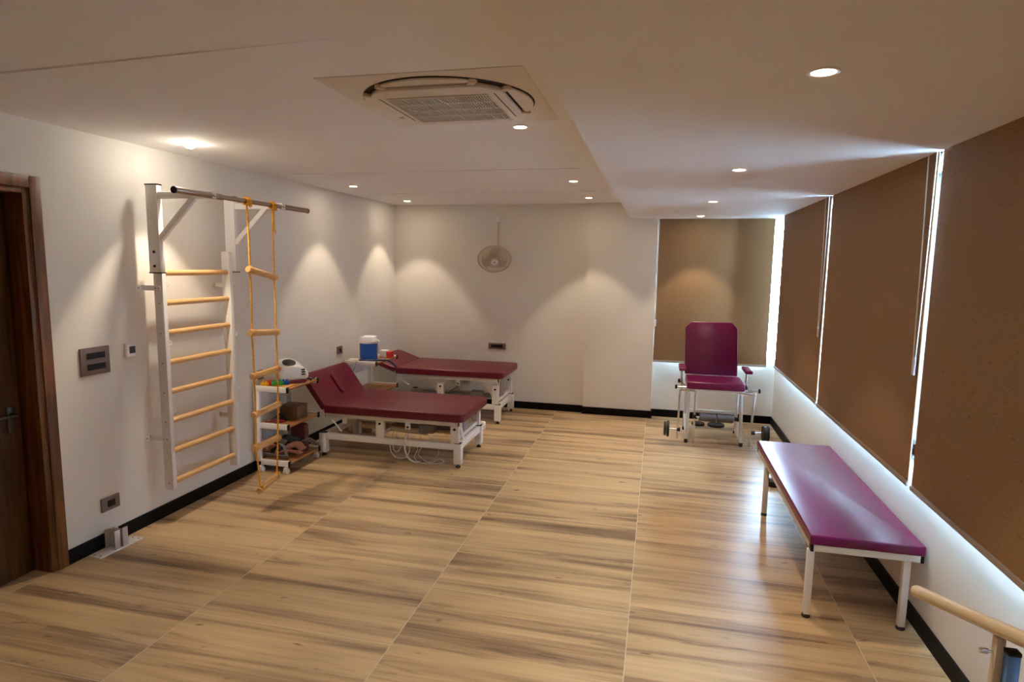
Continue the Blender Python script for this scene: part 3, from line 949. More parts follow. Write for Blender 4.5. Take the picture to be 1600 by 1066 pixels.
    if stage == 'low':
        MB().cyl((x0 + 1.02, y0 + 0.30, zb1 + 0.03), (x1 - 0.10, y0 + 0.36, zb1 + 0.01), 0.022, 16).build('push_tube', M['tan'], ac)
        MB().bar((x0 + 0.70, y1 - 0.14, ztop - 0.012), (x1 - 0.10, y1 - 0.16, ztop - 0.012), 0.05, 0.018, 0.003).build('support_slat', M['tan'], t)
        MB().bar((x0 + 0.12, y1 - 0.10, ztop - 0.01), (x0 + 0.5, y1 - 0.10, ztop - 0.01), 0.04, 0.03, 0.003).build('support_slat', M['cream'], t)
    # head ratchet
    k = MB()
    if stage == 'low':
        k.tube([(x0 + 0.07, y0 + 0.012, zt - 0.075), (x0 + 0.18, y0 + 0.005, zt - 0.19)], 0.008, 8)
        k.tube([(x0 + 0.07, y0 + 0.012, zt - 0.075), (x0 + 0.10, y0 + 0.012, zt - 0.045)], 0.006, 8)
        k.box(x0 + 0.17, x0 + 0.225, y0 + 0.034, y0 + 0.046, zt - 0.12, zt - 0.047, 0.004)
        k.bar((x0 + 0.19, y0 + 0.06, zt - 0.08), (x0 - 0.10, y0 + 0.10, zt - 0.17 + 0.26), 0.02, 0.02)
    else:
        k.tube([(x0 + 0.06, y0 + 0.012, zt - 0.05), (x0 + 0.06, y0 + 0.010, zt - 0.075), (x0 + 0.18, y0 + 0.005, zt - 0.15)], 0.008, 8)
        k.box(x0 + 0.16, x0 + 0.22, y0 + 0.034, y0 + 0.046, zt - 0.09, zt - 0.047, 0.004)
    k.build('head_ratchet', M['plastic'], t)
    return t

c1 = couch('low maroon treatment couch with steeply raised head end, nearer of the two', -3.25, -1.83, 5.53, 6.30, 0.462, 54, 0.42, 'low', True)
c2 = couch('taller maroon treatment couch with gently raised head end, against the far wall', -3.24, -1.885, 7.26, 8.02, 0.575, 19, 0.36, 'high', False)
# cables hanging under the near couch
yb = 5.55
def cable(pts, r, parent, name='cable', mat=None):
    MB().tube(spline(pts, 7), r, 8).build(name, mat or M['cable'], parent)
cable([(-2.52, 5.58, 0.30), (-2.545, 5.55, 0.20), (-2.53, 5.54, 0.10), (-2.46, 5.53, 0.05), (-2.36, 5.53, 0.07), (-2.33, 5.55, 0.20), (-2.38, 5.58, 0.30)], 0.005, c1)
cable([(-2.44, 5.56, 0.29), (-2.42, 5.54, 0.20), (-2.45, 5.53, 0.12), (-2.50, 5.53, 0.13), (-2.51, 5.55, 0.22), (-2.48, 5.58, 0.29)], 0.004, c1)
cable([(-2.37, 5.56, 0.30), (-2.385, 5.535, 0.18), (-2.35, 5.525, 0.07), (-2.28, 5.525, 0.025), (-2.22, 5.53, 0.03)], 0.010, c1, 'thick_cable')
cable([(-2.30, 5.57, 0.28), (-2.25, 5.54, 0.16), (-2.28, 5.53, 0.07), (-2.21, 5.53, 0.018), (-2.10, 5.53, 0.022), (-2.00, 5.53, 0.035), (-1.97, 5.53, 0.055), (-2.02, 5.53, 0.075), (-2.12, 5.53, 0.03), (-2.24, 5.54, 0.10), (-2.20, 5.55, 0.20), (-2.24, 5.58, 0.28)], 0.004, c1)
cable([(-2.16, 5.57, 0.29), (-2.06, 5.55, 0.25), (-2.03, 5.54, 0.14), (-2.08, 5.54, 0.06), (-2.17, 5.53, 0.02)], 0.003, c1)
cable([(-1.845, 7.62, 0.40), (-1.835, 7.64, 0.25), (-1.84, 7.60, 0.14), (-1.82, 7.63, 0.10), (-1.81, 7.66, 0.22), (-1.83, 7.68, 0.33)], 0.004, c2)

# rounded foot cover of the near couch, far end
MB().box(-1.88, -1.79, 6.33, 6.42, 0.16, 0.26, 0.03, 4).build('corner_cover', M['plastic'], c1)

# ------------------------------------------------------------------ equipment trolleys
def trolley(label, x0, x1, y0, y1, zs):
    t = thing('equipment_trolley', label, 'trolley', ((x0 + x1) / 2, (y0 + y1) / 2, 0), 'white trolleys with brown shelves')
    for yy in (y0, y1):
        MB().box(x0, x0 + 0.055, yy - 0.015, yy + 0.015, zs[2], zs[0], 0.003).build('post', M['white'], t)
        for i, z in enumerate(zs):
            ar = MB().box(x0 + (0.055 if i else 0.0), x1 - 0.012, yy - 0.015, yy + 0.015, z - 0.03 if i else z, z + 0.02 if i else z + 0.05, 0.003)
            ar = ar.build('arm', M['white'], t)
            zz = (z - 0.03, z + 0.02) if i else (z, z + 0.05)
            MB().box(x1 - 0.012, x1, yy - 0.0155, yy + 0.0155, zz[0] - 0.001, zz[1] + 0.001, 0.002).build('arm_cap', M['black'], ar)
    for i, z in enumerate(zs):
        zz = z - 0.012 if i else z + 0.018
        MB().box(x0 + 0.01, x1 - 0.003, y0 + 0.016, y1 - 0.016, zz, zz + 0.018, 0.002).build('shelf', M['shelf'], t)
    MB().box(x0 + 0.004, x0 + 0.012, y0 + 0.016, y1 - 0.016, zs[0] - 0.14, zs[0], 0.001).build('back_panel', M['white'], t)
    for xx in (x0 + 0.05, x1 - 0.045):
        for yy in (y0, y1):
            cs = MB().box(xx - 0.018, xx + 0.018, yy - 0.02, yy + 0.02, 0.030, 0.066, 0.008, 3).build('castor', M['plastic'], t)
            k = MB()
            for s in (-1, 1):
                k.cyl((xx + s * 0.012 - 0.008, yy + 0.006, 0.025), (xx + s * 0.012 + 0.008, yy + 0.006, 0.025), 0.025, 18)
            k.cyl((xx, yy, 0.06), (xx, yy, zs[2] - 0.03), 0.006, 8)
            k.build('wheel', M['plastic'], cs)
    return t
Z1 = (0.775, 0.455, 0.105)
trolley('white trolley with brown shelves behind the rope ladder, carrying straps and machine', -3.625, -3.27, 4.93, 5.45, Z1)
Z2 = (0.80, 0.475, 0.115)
trolley('white trolley with brown shelves between the two couches, carrying the blue jug', -3.50, -3.10, 6.42, 6.99, Z2)

# things on the first trolley (top shelf surface)
zt = Z1[0] + 0.036
t = thing('therapy_machine', 'white rounded therapy machine with oval black control panel', 'machine', (-3.45, 5.27, zt))
m = Matrix.Translation((-3.45, 5.275, zt)) @ Matrix.Rotation(math.radians(50), 4, 'Z')
MB().rbox(-0.125, 0.125, -0.10, 0.10, 0, 0.03, 0.05, 0.006, m).build('base', M['darkred'], t)
# sculpted shell: profile along local x extruded across y, bevelled
prof = [(-0.13, 0.0), (0.13, 0.0), (0.135, 0.05), (0.125, 0.10), (0.095, 0.15), (0.04, 0.19), (-0.03, 0.205), (-0.085, 0.19), (-0.12, 0.15), (-0.135, 0.08)]
sm = m @ Matrix.Translation((0, 0, 0.026)) @ Matrix(((1, 0, 0, 0), (0, 0, -1, 0), (0, 1, 0, 0), (0, 0, 0, 1)))
sh = MB().prism(prof, -0.105, 0.105, 0.03, 5, m.inverted() @ sm)
for v in sh.bm.verts:
    if v.co.z > 0.08:
        f_ = min(1, max(0, (0.105 - v.co.y) / 0.21))
        v.co.z = 0.08 + (v.co.z - 0.08) * (1 - 0.42 * f_)
bmesh.ops.transform(sh.bm, matrix=m, verts=sh.bm.verts)
sh = sh.build('shell', M['plastic'], t)
dm = m @ Matrix.Translation((-0.03, -0.02, 0.1925)) @ Matrix.Rotation(math.radians(17), 4, 'X') @ Matrix.Diagonal((1.0, 1.1, 1, 1))
MB().lathe([(0, -0.004), (0.062, -0.004), (0.062, 0.004), (0.056, 0.006), (0, 0.006)], dm).build('control_panel', M['black'], t)
for z0 in (0.075, 0.098, 0.121):
    MB().box(0.060, 0.095, -0.1085, -0.104, z0, z0 + 0.013, 0, 2, m).build('vent', M['black'], t, smooth=False)
for z0 in (0.070, 0.10):
    MB().box(0.133, 0.1375, -0.03, 0.035, z0, z0 + 0.014, 0, 2, m).build('side_port', M['greyp'], t, smooth=False)

def brick_row(x, y, z, n, dx, dy, label, mat):
    k = MB()
    for i in range(n):
        cx, cy = x + dx * i, y + dy * i
        k.box(cx - 0.018, cx + 0.018, cy - 0.018, cy + 0.018, z, z + 0.036, 0.003)
        k.lathe([(0.011, z + 0.035), (0.011, z + 0.050), (0, z + 0.050)], Matrix.Translation((cx, cy, 0)), 12)
    single(k, 'plastic_brick', mat, label, 'toy brick', (x, y, z), 'coloured bricks on the trolley')
k = MB().box(-3.47, -3.30, 4.985, 5.11, zt, zt + 0.014, 0.003)
single(k, 'wooden_tray', M['orange'], 'thin tan board on the top trolley shelf in front of the machine', 'board', (-3.385, 5.05, zt))
brick_row(-3.565, 4.985, zt, 2, 0.032, 0, 'yellow brick at the left end of the trolley top', M['yellow'])
brick_row(-3.56, 5.035, zt + 0.001, 3, 0.03, 0.012, 'red brick row behind the green ones on the trolley', M['red'])
brick_row(-3.46, 5.00, zt + 0.015, 3, 0.033, 0.006, 'green brick row at the front of the trolley top', M['green'])
brick_row(-3.43, 5.045, zt + 0.015, 3, 0.034, 0.006, 'blue brick row between the green bricks and the machine', M['blue'])
k = MB().tube(spline([(-3.30, 5.36, zt + 0.006), (-3.33, 5.42, zt + 0.006), (-3.38, 5.40, zt + 0.008), (-3.36, 5.45, zt + 0.012), (-3.30, 5.44, zt + 0.018), (-3.31, 5.38, zt + 0.02), (-3.37, 5.42, zt + 0.022)], 6), 0.005, 8)
single(k, 'coiled_lead', M['black'], 'black coiled lead on the trolley shelf right of the machine', 'cable', (-3.34, 5.42, zt))
# middle shelf
zm = Z1[1] + 0.006
t = thing('cardboard_box', 'plain brown box on the middle trolley shelf', 'box', (-3.42, 5.25, zm))
MB().box(-3.52, -3.33, 5.16, 5.34, zm, zm + 0.125, 0.003).build('carton', M['box'], t)
MB().box(-3.522, -3.328, 5.158, 5.342, zm + 0.125, zm + 0.132, 0.002).build('lid', M['box'], t)
k = MB().tube(spline([(-3.57, 5.00, zm + 0.006), (-3.50, 5.02, zm + 0.006), (-3.44, 4.99, zm + 0.006), (-3.40, 5.06, zm + 0.008), (-3.47, 5.09, zm + 0.012), (-3.54, 5.05, zm + 0.018), (-3.48, 5.0, zm + 0.022), (-3.38, 5.05, zm + 0.012)], 6), 0.006, 8)
single(k, 'red_tube', M['darkred'], 'dark red rubber tube coiled at the front of the middle shelf', 'tube', (-3.48, 5.03, zm))
k = MB().tube(spline([(-3.53, 5.06, zm + 0.012), (-3.50, 5.10, zm + 0.05), (-3.44, 5.10, zm + 0.07), (-3.40, 5.10, zm + 0.03), (-3.42, 5.12, zm + 0.01), (-3.52, 5.13, zm + 0.012)], 6), 0.010, 8)
single(k, 'black_handle_strap', M['darkstrap'], 'black looped handle strap on the middle shelf in front of the box', 'strap', (-3.47, 5.09, zm))
# bottom shelf: pile of straps
zb = Z1[2] + 0.006
def strap(pts, w, mat, label, side=(0, 0, 1), th=0.006, name='exercise_strap'):
    k = MB().ribbon(spline(pts, 7), w, th, side)
    p = V(pts[0])
    single(k, name, mat, label, 'strap', (p.x, p.y, zb), 'straps heaped on the bottom shelf')
strap([(-3.58, 5.00, zb + 0.03), (-3.50, 4.985, zb + 0.035), (-3.40, 4.985, zb + 0.03), (-3.33, 5.0, zb + 0.03)], 0.05, M['greystrap'], 'flat grey strap along the front of the bottom shelf', (0, -0.5, 1))
strap([(-3.58, 5.01, zb + 0.06), (-3.56, 4.99, zb + 0.10), (-3.52, 4.995, zb + 0.13), (-3.50, 5.03, zb + 0.11)], 0.055, M['pink'], 'folded pink strap at the left end of the bottom shelf', (0.8, 0, 0.5), 0.012)
strap([(-3.47, 4.99, zb + 0.02), (-3.44, 4.985, zb + 0.10), (-3.41, 4.99, zb + 0.16), (-3.37, 5.0, zb + 0.12), (-3.355, 5.01, zb + 0.03)], 0.034, M['greystrap'], 'grey strap bent in an arch over the strap pile', (0, 1, 0.2), 0.008)
strap([(-3.40, 5.03, zb + 0.07), (-3.35, 5.05, zb + 0.12), (-3.30, 5.10, zb + 0.13), (-3.28, 5.17, zb + 0.06)], 0.07, M['pink'], 'wide pink strap sloping over the front edge of the bottom shelf', (0.2, -0.5, 1), 0.006)
strap([(-3.55, 5.08, zb + 0.05), (-3.48, 5.06, zb + 0.17), (-3.40, 5.08, zb + 0.20), (-3.34, 5.14, zb + 0.13), (-3.33, 5.20, zb + 0.05)], 0.06, M['darkstrap'], 'dark strap heaped highest in the middle of the bottom shelf', (0.3, 1, 0.3), 0.012)
strap([(-3.34, 5.10, zb + 0.10), (-3.30, 5.25, zb + 0.14), (-3.28, 5.34, zb + 0.09), (-3.27, 5.41, zb + 0.04)], 0.05, M['greystrap'], 'grey strap trailing to the far end of the bottom shelf', (1, 0.1, 0.4), 0.007)
strap([(-3.50, 5.13, zb + 0.04), (-3.42, 5.15, zb + 0.14), (-3.36, 5.20, zb + 0.12), (-3.33, 5.26, zb + 0.05)], 0.08, M['darkstrap'], 'wide dark strap behind the pink one on the bottom shelf', (0.2, 1, 0.6), 0.012)
strap([(-3.44, 5.02, zb + 0.05), (-3.38, 5.03, zb + 0.075), (-3.31, 5.06, zb + 0.07), (-3.285, 5.14, zb + 0.03)], 0.045, M['pink'], 'short pink strap under the wide pink one on the bottom shelf', (0.3, -0.8, 0.8), 0.008)
k = MB().prism([(-3.50, 5.30), (-3.34, 5.30), (-3.32, 5.34), (-3.36, 5.38), (-3.50, 5.38)], zb, zb + 0.27, 0.015, 3)
single(k, 'maroon_bag', M['maroonbag'], 'maroon cloth bag standing behind the strap pile', 'bag', (-3.42, 5.34, zb))

# things on the second trolley
zt2 = Z2[0] + 0.036
t = thing('water_jug', 'blue and white insulated water jug with lid handle', 'jug', (-3.32, 6.66, zt2))
T = Matrix.Translation((-3.32, 6.66, zt2))
MB().lathe([(0, 0), (0.098, 0), (0.104, 0.008), (0.104, 0.19), (0.10, 0.195), (0, 0.195)], T).build('body', M['blue'], t)
lid = MB().lathe([(0.102, 0.1955), (0.106, 0.20), (0.106, 0.225), (0.100, 0.24), (0.100, 0.262), (0.094, 0.275), (0, 0.278)], T).build('lid', M['plastic'], t)
MB().tube(spline([(-3.22, 6.645, zt2 + 0.235), (-3.185, 6.64, zt2 + 0.232), (-3.165, 6.63, zt2 + 0.225)], 4), 0.009, 10).build('spout', M['plastic'], lid)
MB().tube(arc((-3.32, 6.66, zt2 + 0.222), 0.112, -0.9, 0.9, 10, (1, 0, 0), (0, 1, 0)) + [V((-3.235, 6.76, zt2 + 0.10))], 0.005, 8).build('handle', M['plastic'], t)
MB().lathe([(0, 0.276), (0.014, 0.276), (0.014, 0.284), (0, 0.284)], Matrix.Translation((-3.385, 6.63, zt2)), 12).build('cap', M['greyp'], lid)
k = MB().tube(spline([(-3.36, 6.50, zt2 + 0.012), (-3.28, 6.47, zt2 + 0.014), (-3.20, 6.50, zt2 + 0.014), (-3.12, 6.56, zt2 + 0.014), (-3.04, 6.60, zt2 + 0.006), (-2.98, 6.62, zt2 - 0.04), (-2.96, 6.63, zt2 - 0.065)], 6), 0.011, 10)
single(k, 'drain_hose', M['bluehose'], 'dark blue hose hanging over the edge of the trolley in front of the far couch', 'hose', (-3.2, 6.5, zt2))
t = thing('red_white_box', 'small red and white box beside the blue jug', 'box', (-3.18, 6.86, zt2))
MB().rbox(-3.26, -3.17, 6.82, 6.92, zt2, zt2 + 0.088, 0.015, 0.006).build('carton', M['plastic'], t)
MB().rbox(-3.169, -3.11, 6.82, 6.92, zt2, zt2 + 0.076, 0.015, 0.006).build('end_block', M['red'], t)
k = MB().rbox(-3.48, -3.36, 6.46, 6.54, zt2, zt2 + 0.022, 0.01, 0.004)
single(k, 'white_remote_tray', M['plastic'], 'flat white plastic case at the left end of the far trolley', 'case', (-3.42, 6.5, zt2))
k = MB().tube(spline([(-3.50, 6.44, zt2 + 0.012), (-3.52, 6.40, zt2 + 0.0), (-3.51, 6.385, zt2 - 0.06), (-3.47, 6.385, zt2 - 0.10), (-3.43, 6.385, zt2 - 0.07), (-3.40, 6.385, zt2 - 0.12), (-3.36, 6.385, zt2 - 0.06), (-3.35, 6.40, zt2 + 0.006), (-3.36, 6.45, zt2 + 0.006)], 6), 0.004, 8)
single(k, 'thin_lead', M['greyp'], 'thin grey lead looping down from the left end of the far trolley', 'cable', (-3.44, 6.39, zt2 - 0.1))

# ------------------------------------------------------------------ wall fan
FC = V((-2.09, 7.80, 2.045))
t = thing('wall_fan', 'cream oscillating wall fan tilted down on the far wall', 'fan', (-2.17, YB, 2.05))
tilt = math.radians(132)    # axis of fan pointing out of the wall and down
fm = Matrix.Translation(FC) @ Matrix.Rotation(math.radians(15), 4, 'Z') @ Matrix.Rotation(math.radians(-50), 4, 'X')
FR = 0.215
k = MB()
k.tube(arc((0, 0, 0), FR, 0, 2 * PI, 48, (1, 0, 0), (0, 1, 0))[:-1], 0.009, 8, True)
for zz, rr in ((-0.035, 0.16), (-0.052, 0.10), (0.035, 0.16), (0.052, 0.10)):
    k.tube(arc((0, 0, zz), rr, 0, 2 * PI, 36, (1, 0, 0), (0, 1, 0))[:-1], 0.003, 6, True)
for i in range(60):
    a = 2 * PI * i / 60
    for s in (-1, 1):
        k.tube([(0.045 * math.cos(a), 0.045 * math.sin(a), s * 0.058), (0.12 * math.cos(a + 0.08), 0.12 * math.sin(a + 0.08), s * 0.049), (0.17 * math.cos(a + 0.13), 0.17 * math.sin(a + 0.13), s * 0.034), (FR * math.cos(a + 0.16), FR * math.sin(a + 0.16), 0)], 0.0017, 4)
bmesh.ops.transform(k.bm, matrix=fm, verts=k.bm.verts)
gd = k.build('guard', M['fanwire'], t)
MB().lathe([(0, -0.064), (0.045, -0.062), (0.050, -0.056), (0.040, -0.052), (0, -0.052)], fm, 32).build('badge', M['plastic'], gd)
MB().lathe([(0, -0.067), (0.012, -0.066), (0.012, -0.062), (0, -0.062)], fm, 16).build('badge_centre', M['greyp'], gd)
for q in range(3):
    bl = []
    for i in range(9):
        a = -0.45 + 0.9 * i / 8
        bl.append((0.175 * math.cos(a) * (1 - 0.10 * abs(a)), 0.175 * math.sin(a)))
    bl = [(0.03, -0.02)] + bl + [(0.03, 0.02)]
    MB().prism(bl, -0.002, 0.002, 0, 2, fm @ Matrix.Rotation(q * 2 * PI / 3 + 0.6, 4, 'Z') @ Matrix.Rotation(math.radians(14), 4, 'X')).build('blade', M['fanwire'], t)
MB().lathe([(0, -0.03), (0.032, -0.028), (0.034, 0.02), (0.034, 0.055)], fm, 24).build('hub', M['cream'], t)
k = MB()
k.lathe([(0.05, 0.058), (0.068, 0.07), (0.068, 0.15), (0.05, 0.175), (0, 0.18)], fm, 28)
k.build('motor_housing', M['cream'], t)
mh = fm @ V((0, 0, 0.13))
MB().tube(spline([mh, (-2.13, 8.0, 2.16), (-2.15, 8.08, 2.14), (-2.16, 8.155, 2.10)], 5), 0.022, 12).build('neck', M['cream'], t)
MB().box(-2.215, -2.115, YB - 0.045, YB, 1.99, 2.20, 0.012, 3).build('wall_mount', M['cream'], t)
MB().tube([(-2.145, YB - 0.008, 2.20), (-2.145, YB - 0.008, 2.55)], 0.006, 8).build('power_cord', M['cream'], t)
MB().box(-2.175, -2.115, YB - 0.02, YB, 2.55, 2.62, 0.004).build('cord_outlet', M['plastic'], t)
MB().tube([(-2.125, YB - 0.03, 1.99), (-2.125, YB - 0.03, 1.63)], 0.002, 6).build('pull_cord', M['cream'], t)

# ------------------------------------------------------------------ exercise chair
t = thing('exercise_chair', 'maroon quadriceps exercise chair with high back and armrests', 'exercise chair', (0.66, 7.3, 0))
MB().rbox(0.352, 0.965, 6.97, 7.47, 0.642, 0.722, 0.02, 0.014, None, 3).build('seat', M['vinyl2'], t)
bo = [(0.345, 0), (0.938, 0), (0.935, 0.56), (0.87, 0.635), (0.405, 0.635), (0.335, 0.56)]
a = math.radians(17)
bm_ = Matrix(((1, 0, 0, 0), (0, math.sin(a), -math.cos(a), 7.535), (0, math.cos(a), math.sin(a), 0.712), (0, 0, 0, 1)))
MB().prism(bo, -0.012, 0.058, 0.014, 3, bm_).build('backrest', M['vinyl2'], t)
for x0, nm in ((0.262, 'L'), (0.955, 'R')):
    am = MB().rbox(x0, x0 + 0.078, 6.98, 7.32, 0.835, 0.872, 0.012, 0.010).build('armrest', M['vinyl2'], t)
    MB().cyl((x0 + 0.04, 7.16, 0.60), (x0 + 0.04, 7.16, 0.836), 0.012, 12).build('arm_post', M['chrome'], am)
k = MB()
for xx in (0.385, 0.945):
    k.box(xx - 0.02, xx + 0.02, 7.02, 7.62, 0.595, 0.641, 0.003)
k.box(0.405, 0.925, 7.02, 7.06, 0.60, 0.641, 0.003)
k.box(0.405, 0.925, 7.55, 7.59, 0.60, 0.641, 0.003)
for xx in (0.48, 0.80):
    k.bar((xx, 7.60, 0.62), (xx, 7.78, 1.12), 0.03, 0.03, 0.002)
k.build('seat_frame', M['white'], t)
for xx, s in ((0.375, -1), (0.965, 1)):
    fl = MB().bar((xx + 0.02 * -s, 7.16, 0.60), (xx, 7.09, 0.04), 0.035, 0.035, 0.003).build('leg', M['white'], t)
    MB().cyl((xx, 7.09, 0), (xx, 7.09, 0.045), 0.020, 14).build('rubber_foot', M['rubber'], fl)
    rl = MB().bar((xx, 7.60, 0.60), (xx, 7.66, 0.04), 0.035, 0.035, 0.003).build('leg', M['white'], t)
    MB().cyl((xx, 7.66, 0), (xx, 7.66, 0.045), 0.020, 14).build('rubber_foot', M['rubber'], rl)
    MB().bar((xx, 7.10, 0.055), (xx, 7.62, 0.20), 0.03, 0.03, 0.002).build('side_rail', M['white'], t)
MB().box(0.39, 0.95, 7.36, 7.40, 0.10, 0.14, 0.003).build('cross_rail', M['white'], t)
MB().box(0.39, 0.95, 7.585, 7.615, 0.24, 0.28, 0.003).build('cross_rail', M['white'], t)
# leg levers: chrome inverted U either side
YL = 7.03
for xo, xi, lo_o, lo_i in ((0.285, 0.452, 0.06, 0.02), (1.075, 0.895, 0.03, 0.12)):
    s = 1 if xi > xo else -1
    zz = 0.615
    lv = MB()
    lv.bar((xo - s * 0.0, YL, zz), (xi, YL, zz), 0.024, 0.024, 0.003)
    lv.bar((xo, YL, zz), (xo - 0.012 if s > 0 else xo - 0.035, YL - 0.02, lo_o), 0.022, 0.03, 0.003)
    lv.bar((xi, YL, zz), (xi, YL - 0.02, lo_i), 0.022, 0.03, 0.003)
    lv = lv.build('leg_lever', M['chrome'], t)
    MB().cyl((xo - s * 0.03, YL + 0.02, zz + 0.03), (xo + s * 0.10, YL + 0.02, zz + 0.03), 0.013, 14).build('pivot_tube', M['chrome'], lv)
    MB().lathe([(0, -0.012), (0.02, -0.012), (0.026, -0.004), (0.026, 0.004), (0.018, 0.012), (0, 0.012)], Matrix.Translation((xo - s * 0.045, YL + 0.02, zz + 0.03)) @ Matrix.Rotation(PI / 2, 4, 'Y'), 12).build('knob', M['black'], lv)
    MB().cyl((xo - s * 0.16, YL - 0.015, 0.165 if s > 0 else 0.185), (xo + s * 0.0, YL - 0.015, 0.165 if s > 0 else 0.185), 0.011, 14).build('weight_bar', M['chrome'], lv)
    MB().lathe([(0, -0.018), (0.024, -0.018), (0.024, 0.018), (0, 0.018)], Matrix.Translation((xo, YL - 0.015, 0.165 if s > 0 else 0.185)) @ Matrix.Rotation(PI / 2, 4, 'Y'), 12).build('clamp_knob', M['black'], lv)
    MB().lathe([(0, -0.018), (0.026, -0.018), (0.026, 0.018), (0, 0.018)], Matrix.Translation((xi, YL - 0.012, 0.325)) @ Matrix.Rotation(PI / 2, 4, 'Y'), 12).build('clamp_knob', M['black'], lv)
for xx, zz in ((0.272, 0.705), (0.990, 0.668)):
    MB().lathe([(0, -0.014), (0.016, -0.014), (0.024, -0.004), (0.024, 0.005), (0.014, 0.014), (0, 0.014)], Matrix.Translation((xx, 7.10, zz)) @ Matrix.Rotation(PI / 2, 4, 'Y'), 12).build('knob', M['black'], t)
MB().cyl((0.272, 7.10, 0.705), (0.36, 7.12, 0.63), 0.008).build('knob_stem', M['chrome'], t)
MB().cyl((0.96, 7.10, 0.64), (0.990, 7.10, 0.668), 0.008).build('knob_stem', M['chrome'], t)
for x0, x1 in ((0.505, 0.682), (0.690, 0.866)):
    pd = MB().lathe([(0, 0), (0.036, 0), (0.044, 0.008), (0.044, x1 - x0 - 0.008), (0.036, x1 - x0), (0, x1 - x0)], Matrix.Translation((x0, YL - 0.012, 0.320)) @ Matrix.Rotation(PI / 2, 4, 'Y'), 24).build('ankle_pad', M['foam'], t)
MB().cyl((0.465, YL - 0.012, 0.320), (0.885, YL - 0.012, 0.320), 0.009, 12).build('pad_bar', M['chrome'], t)
for xx in (0.52, 0.72):
    MB().cyl((xx, 7.38, 0.14), (xx, 7.38, 0.235), 0.012, 12).build('plate_peg', M['chrome'], t)

def plate(x, y, z, r, th, axis, label):
    m = Matrix.Translation((x, y, z))
    if axis == 'x':
        m = m @ Matrix.Rotation(PI / 2, 4, 'Y')
    r0 = 0.0125
    k = MB().lathe([(r0, -th / 2), (r * 0.32, -th / 2), (r * 0.36, -th / 2 + 0.004), (r * 0.78, -th / 2 + 0.004), (r * 0.84, -th / 2), (r * 0.97, -th / 2), (r, -th / 4), (r, th / 4), (r * 0.97, th / 2),
                    (r * 0.84, th / 2), (r * 0.78, th / 2 - 0.004), (r * 0.36, th / 2 - 0.004), (r * 0.32, th / 2), (r0, th / 2)], m, 36)
    single(k, 'weight_plate', M['iron'], label, 'weight plate', (x, y, z - (r if axis == 'x' else th / 2)), 'black weight plates of the exercise chair')
plate(0.138, YL - 0.015, 0.165, 0.078, 0.026, 'x', 'outermost black weight plate on the left side of the exercise chair')
plate(0.170, YL - 0.015, 0.165, 0.090, 0.028, 'x', 'inner black weight plate on the left side of the exercise chair')
plate(1.190, YL - 0.015, 0.185, 0.088, 0.034, 'x', 'inner black weight plate on the right side of the exercise chair')
plate(1.222, YL - 0.015, 0.185, 0.088, 0.026, 'x', 'outermost black weight plate on the right side of the exercise chair')
plate(0.52, 7.38, 0.155, 0.075, 0.028, 'z', 'smaller black weight plate lying flat under the chair, left one')
plate(0.72, 7.38, 0.155, 0.095, 0.028, 'z', 'larger black weight plate lying flat under the chair seat')

# ------------------------------------------------------------------ bench by the windows
t = thing('treatment_bench', 'long low burgundy bench with white legs under the side windows', 'bench', (1.17, 4.5, 0))
bx0, bx1, by0, by1 = 0.885, 1.462, 3.575, 5.53
MB().rbox(bx0, bx1, by0, by1, 0.447, 0.502, 0.012, 0.010).build('cushion', M['vinyl2'], t)
k = MB()
k.box(bx0 + 0.008, bx0 + 0.038, by0 + 0.04, by1 - 0.04, 0.408, 0.4465, 0.002)
k.box(bx1 - 0.038, bx1 - 0.008, by0 + 0.04, by1 - 0.04, 0.408, 0.4465, 0.002)
k.box(bx0 + 0.022, bx1 - 0.022, by0 + 0.008, by0 + 0.04, 0.408, 0.4465, 0.002)
k.box(bx0 + 0.022, bx1 - 0.022, by1 - 0.04, by1 - 0.008, 0.408, 0.4465, 0.002)
k.build('frame', M['white'], t)
for xx in (bx0 + 0.006, bx1 - 0.022):
    MB().box(xx, xx + 0.016, by0 + 0.006, by0 + 0.042, 0.406, 0.4465, 0.001).build('corner_cap', M['black'], t)
    MB().box(xx, xx + 0.016, by1 - 0.042, by1 - 0.006, 0.406, 0.4465, 0.001).build('corner_cap', M['black'], t)
for xx, yy in ((0.900, 3.615), (1.385, 3.615), (0.905, 5.11), (1.40, 5.11)):
    lg = MB().box(xx - 0.018, xx + 0.018, yy - 0.018, yy + 0.018, 0.02, 0.4075, 0.003).build('leg', M['white'], t)
    MB().lathe([(0, 0), (0.022, 0), (0.024, 0.008), (0.018, 0.021), (0, 0.021)], Matrix.Translation((xx, yy, 0)), 16).build('rubber_foot', M['rubber'], lg)
T = Matrix.Translation((1.10, 5.85, 0))
k = MB().lathe([(0, 0), (0.045, 0), (0.055, 0.012), (0.055, 0.05), (0.042, 0.062), (0.015, 0.066), (0.012, 0.08), (0, 0.082)], T, 24)
single(k, 'small_weight', M['iron'], 'small black weight on the floor just beyond the far end of the bench', 'weight', (1.10, 5.85, 0))

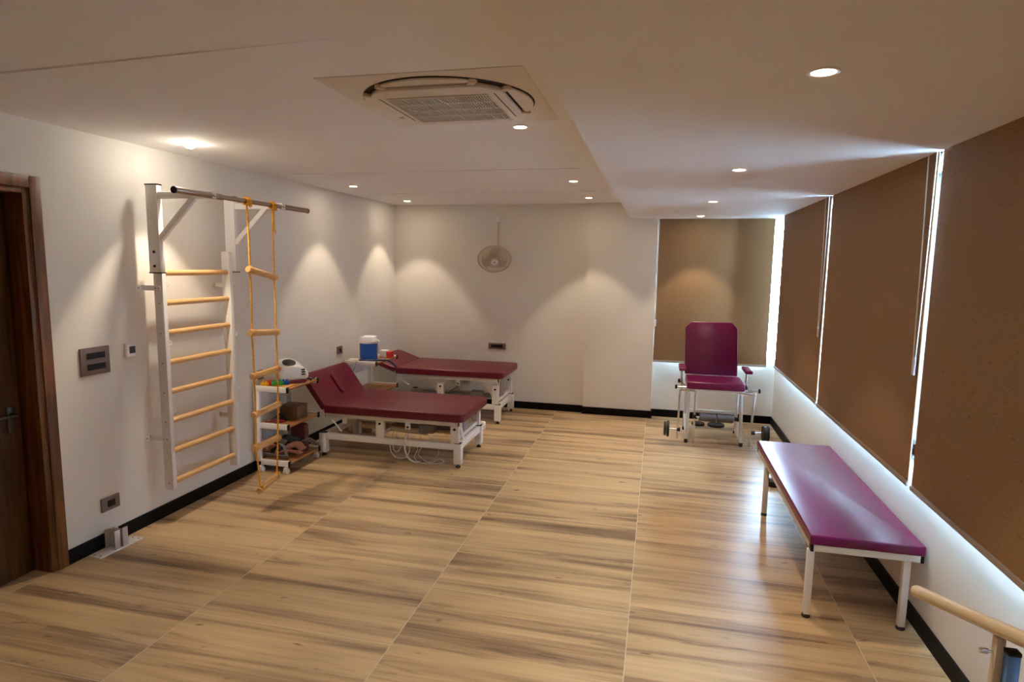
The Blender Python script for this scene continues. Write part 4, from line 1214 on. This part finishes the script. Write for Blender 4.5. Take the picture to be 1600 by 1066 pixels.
# ------------------------------------------------------------------ parallel bar at the lower right
t = thing('parallel_bar', 'single pale wooden exercise rail on a metal post at the lower right', 'exercise rail', (1.0, 1.85, 0))
A = V((0.892, 2.247, 0.894)); B = V((0.965, 1.763, 1.027))
dr = (B - A).normalized()
E_ = A + dr * 1.75
pr = [A - dr * 0.0]
rr = [0.006]
for s, q in ((0.004, 0.013), (0.012, 0.0185), (0.02, 0.0205)):
    pr.append(A + dr * s); rr.append(q)
pr.append(E_); rr.append(0.0205)
MB().tube(pr, rr, 28).build('rail', M['railwood'], t)
pc = A + dr * 0.40 + V((0.012, -0.012, 0))
pz = pc.z - 0.022
MB().box(pc.x - 0.018, pc.x + 0.004, pc.y - 0.014, pc.y + 0.012, 0.30, pz, 0.002).build('inner_post', M['cream'], t)  # chrome tube, its beige reflection painted as an even cream
MB().box(pc.x - 0.001, pc.x + 0.029, pc.y - 0.040, pc.y - 0.0142, 0.008, pz - 0.030, 0.002).build('outer_post', M['bluesheen'], t)
MB().box(pc.x - 0.002, pc.x + 0.030, pc.y - 0.041, pc.y - 0.0135, pz - 0.030, pz - 0.018, 0.002).build('post_cap', M['black'], t)
MB().box(pc.x - 0.14, pc.x + 0.14, pc.y - 0.06, pc.y + 0.06, 0.0, 0.008, 0.002).build('base_plate', M['white'], t)
k = MB()
k.cyl((pc.x - 0.05, pc.y - 0.0, pz - 0.045), (pc.x - 0.018, pc.y - 0.0, pz - 0.045), 0.004, 10)
k.box(pc.x - 0.052, pc.x - 0.030, pc.y - 0.003, pc.y + 0.003, pz - 0.053, pz - 0.037, 0.002)
k.build('wing_bolt', M['chrome'], t)
pc2 = A + dr * 1.45
MB().box(pc2.x - 0.018, pc2.x + 0.012, pc2.y - 0.014, pc2.y + 0.014, 0.008, pc2.z - 0.022, 0.002).build('outer_post', M['bluesheen'], t)
MB().box(pc2.x - 0.14, pc2.x + 0.14, pc2.y - 0.06, pc2.y + 0.06, 0.0, 0.008, 0.002).build('base_plate', M['white'], t)
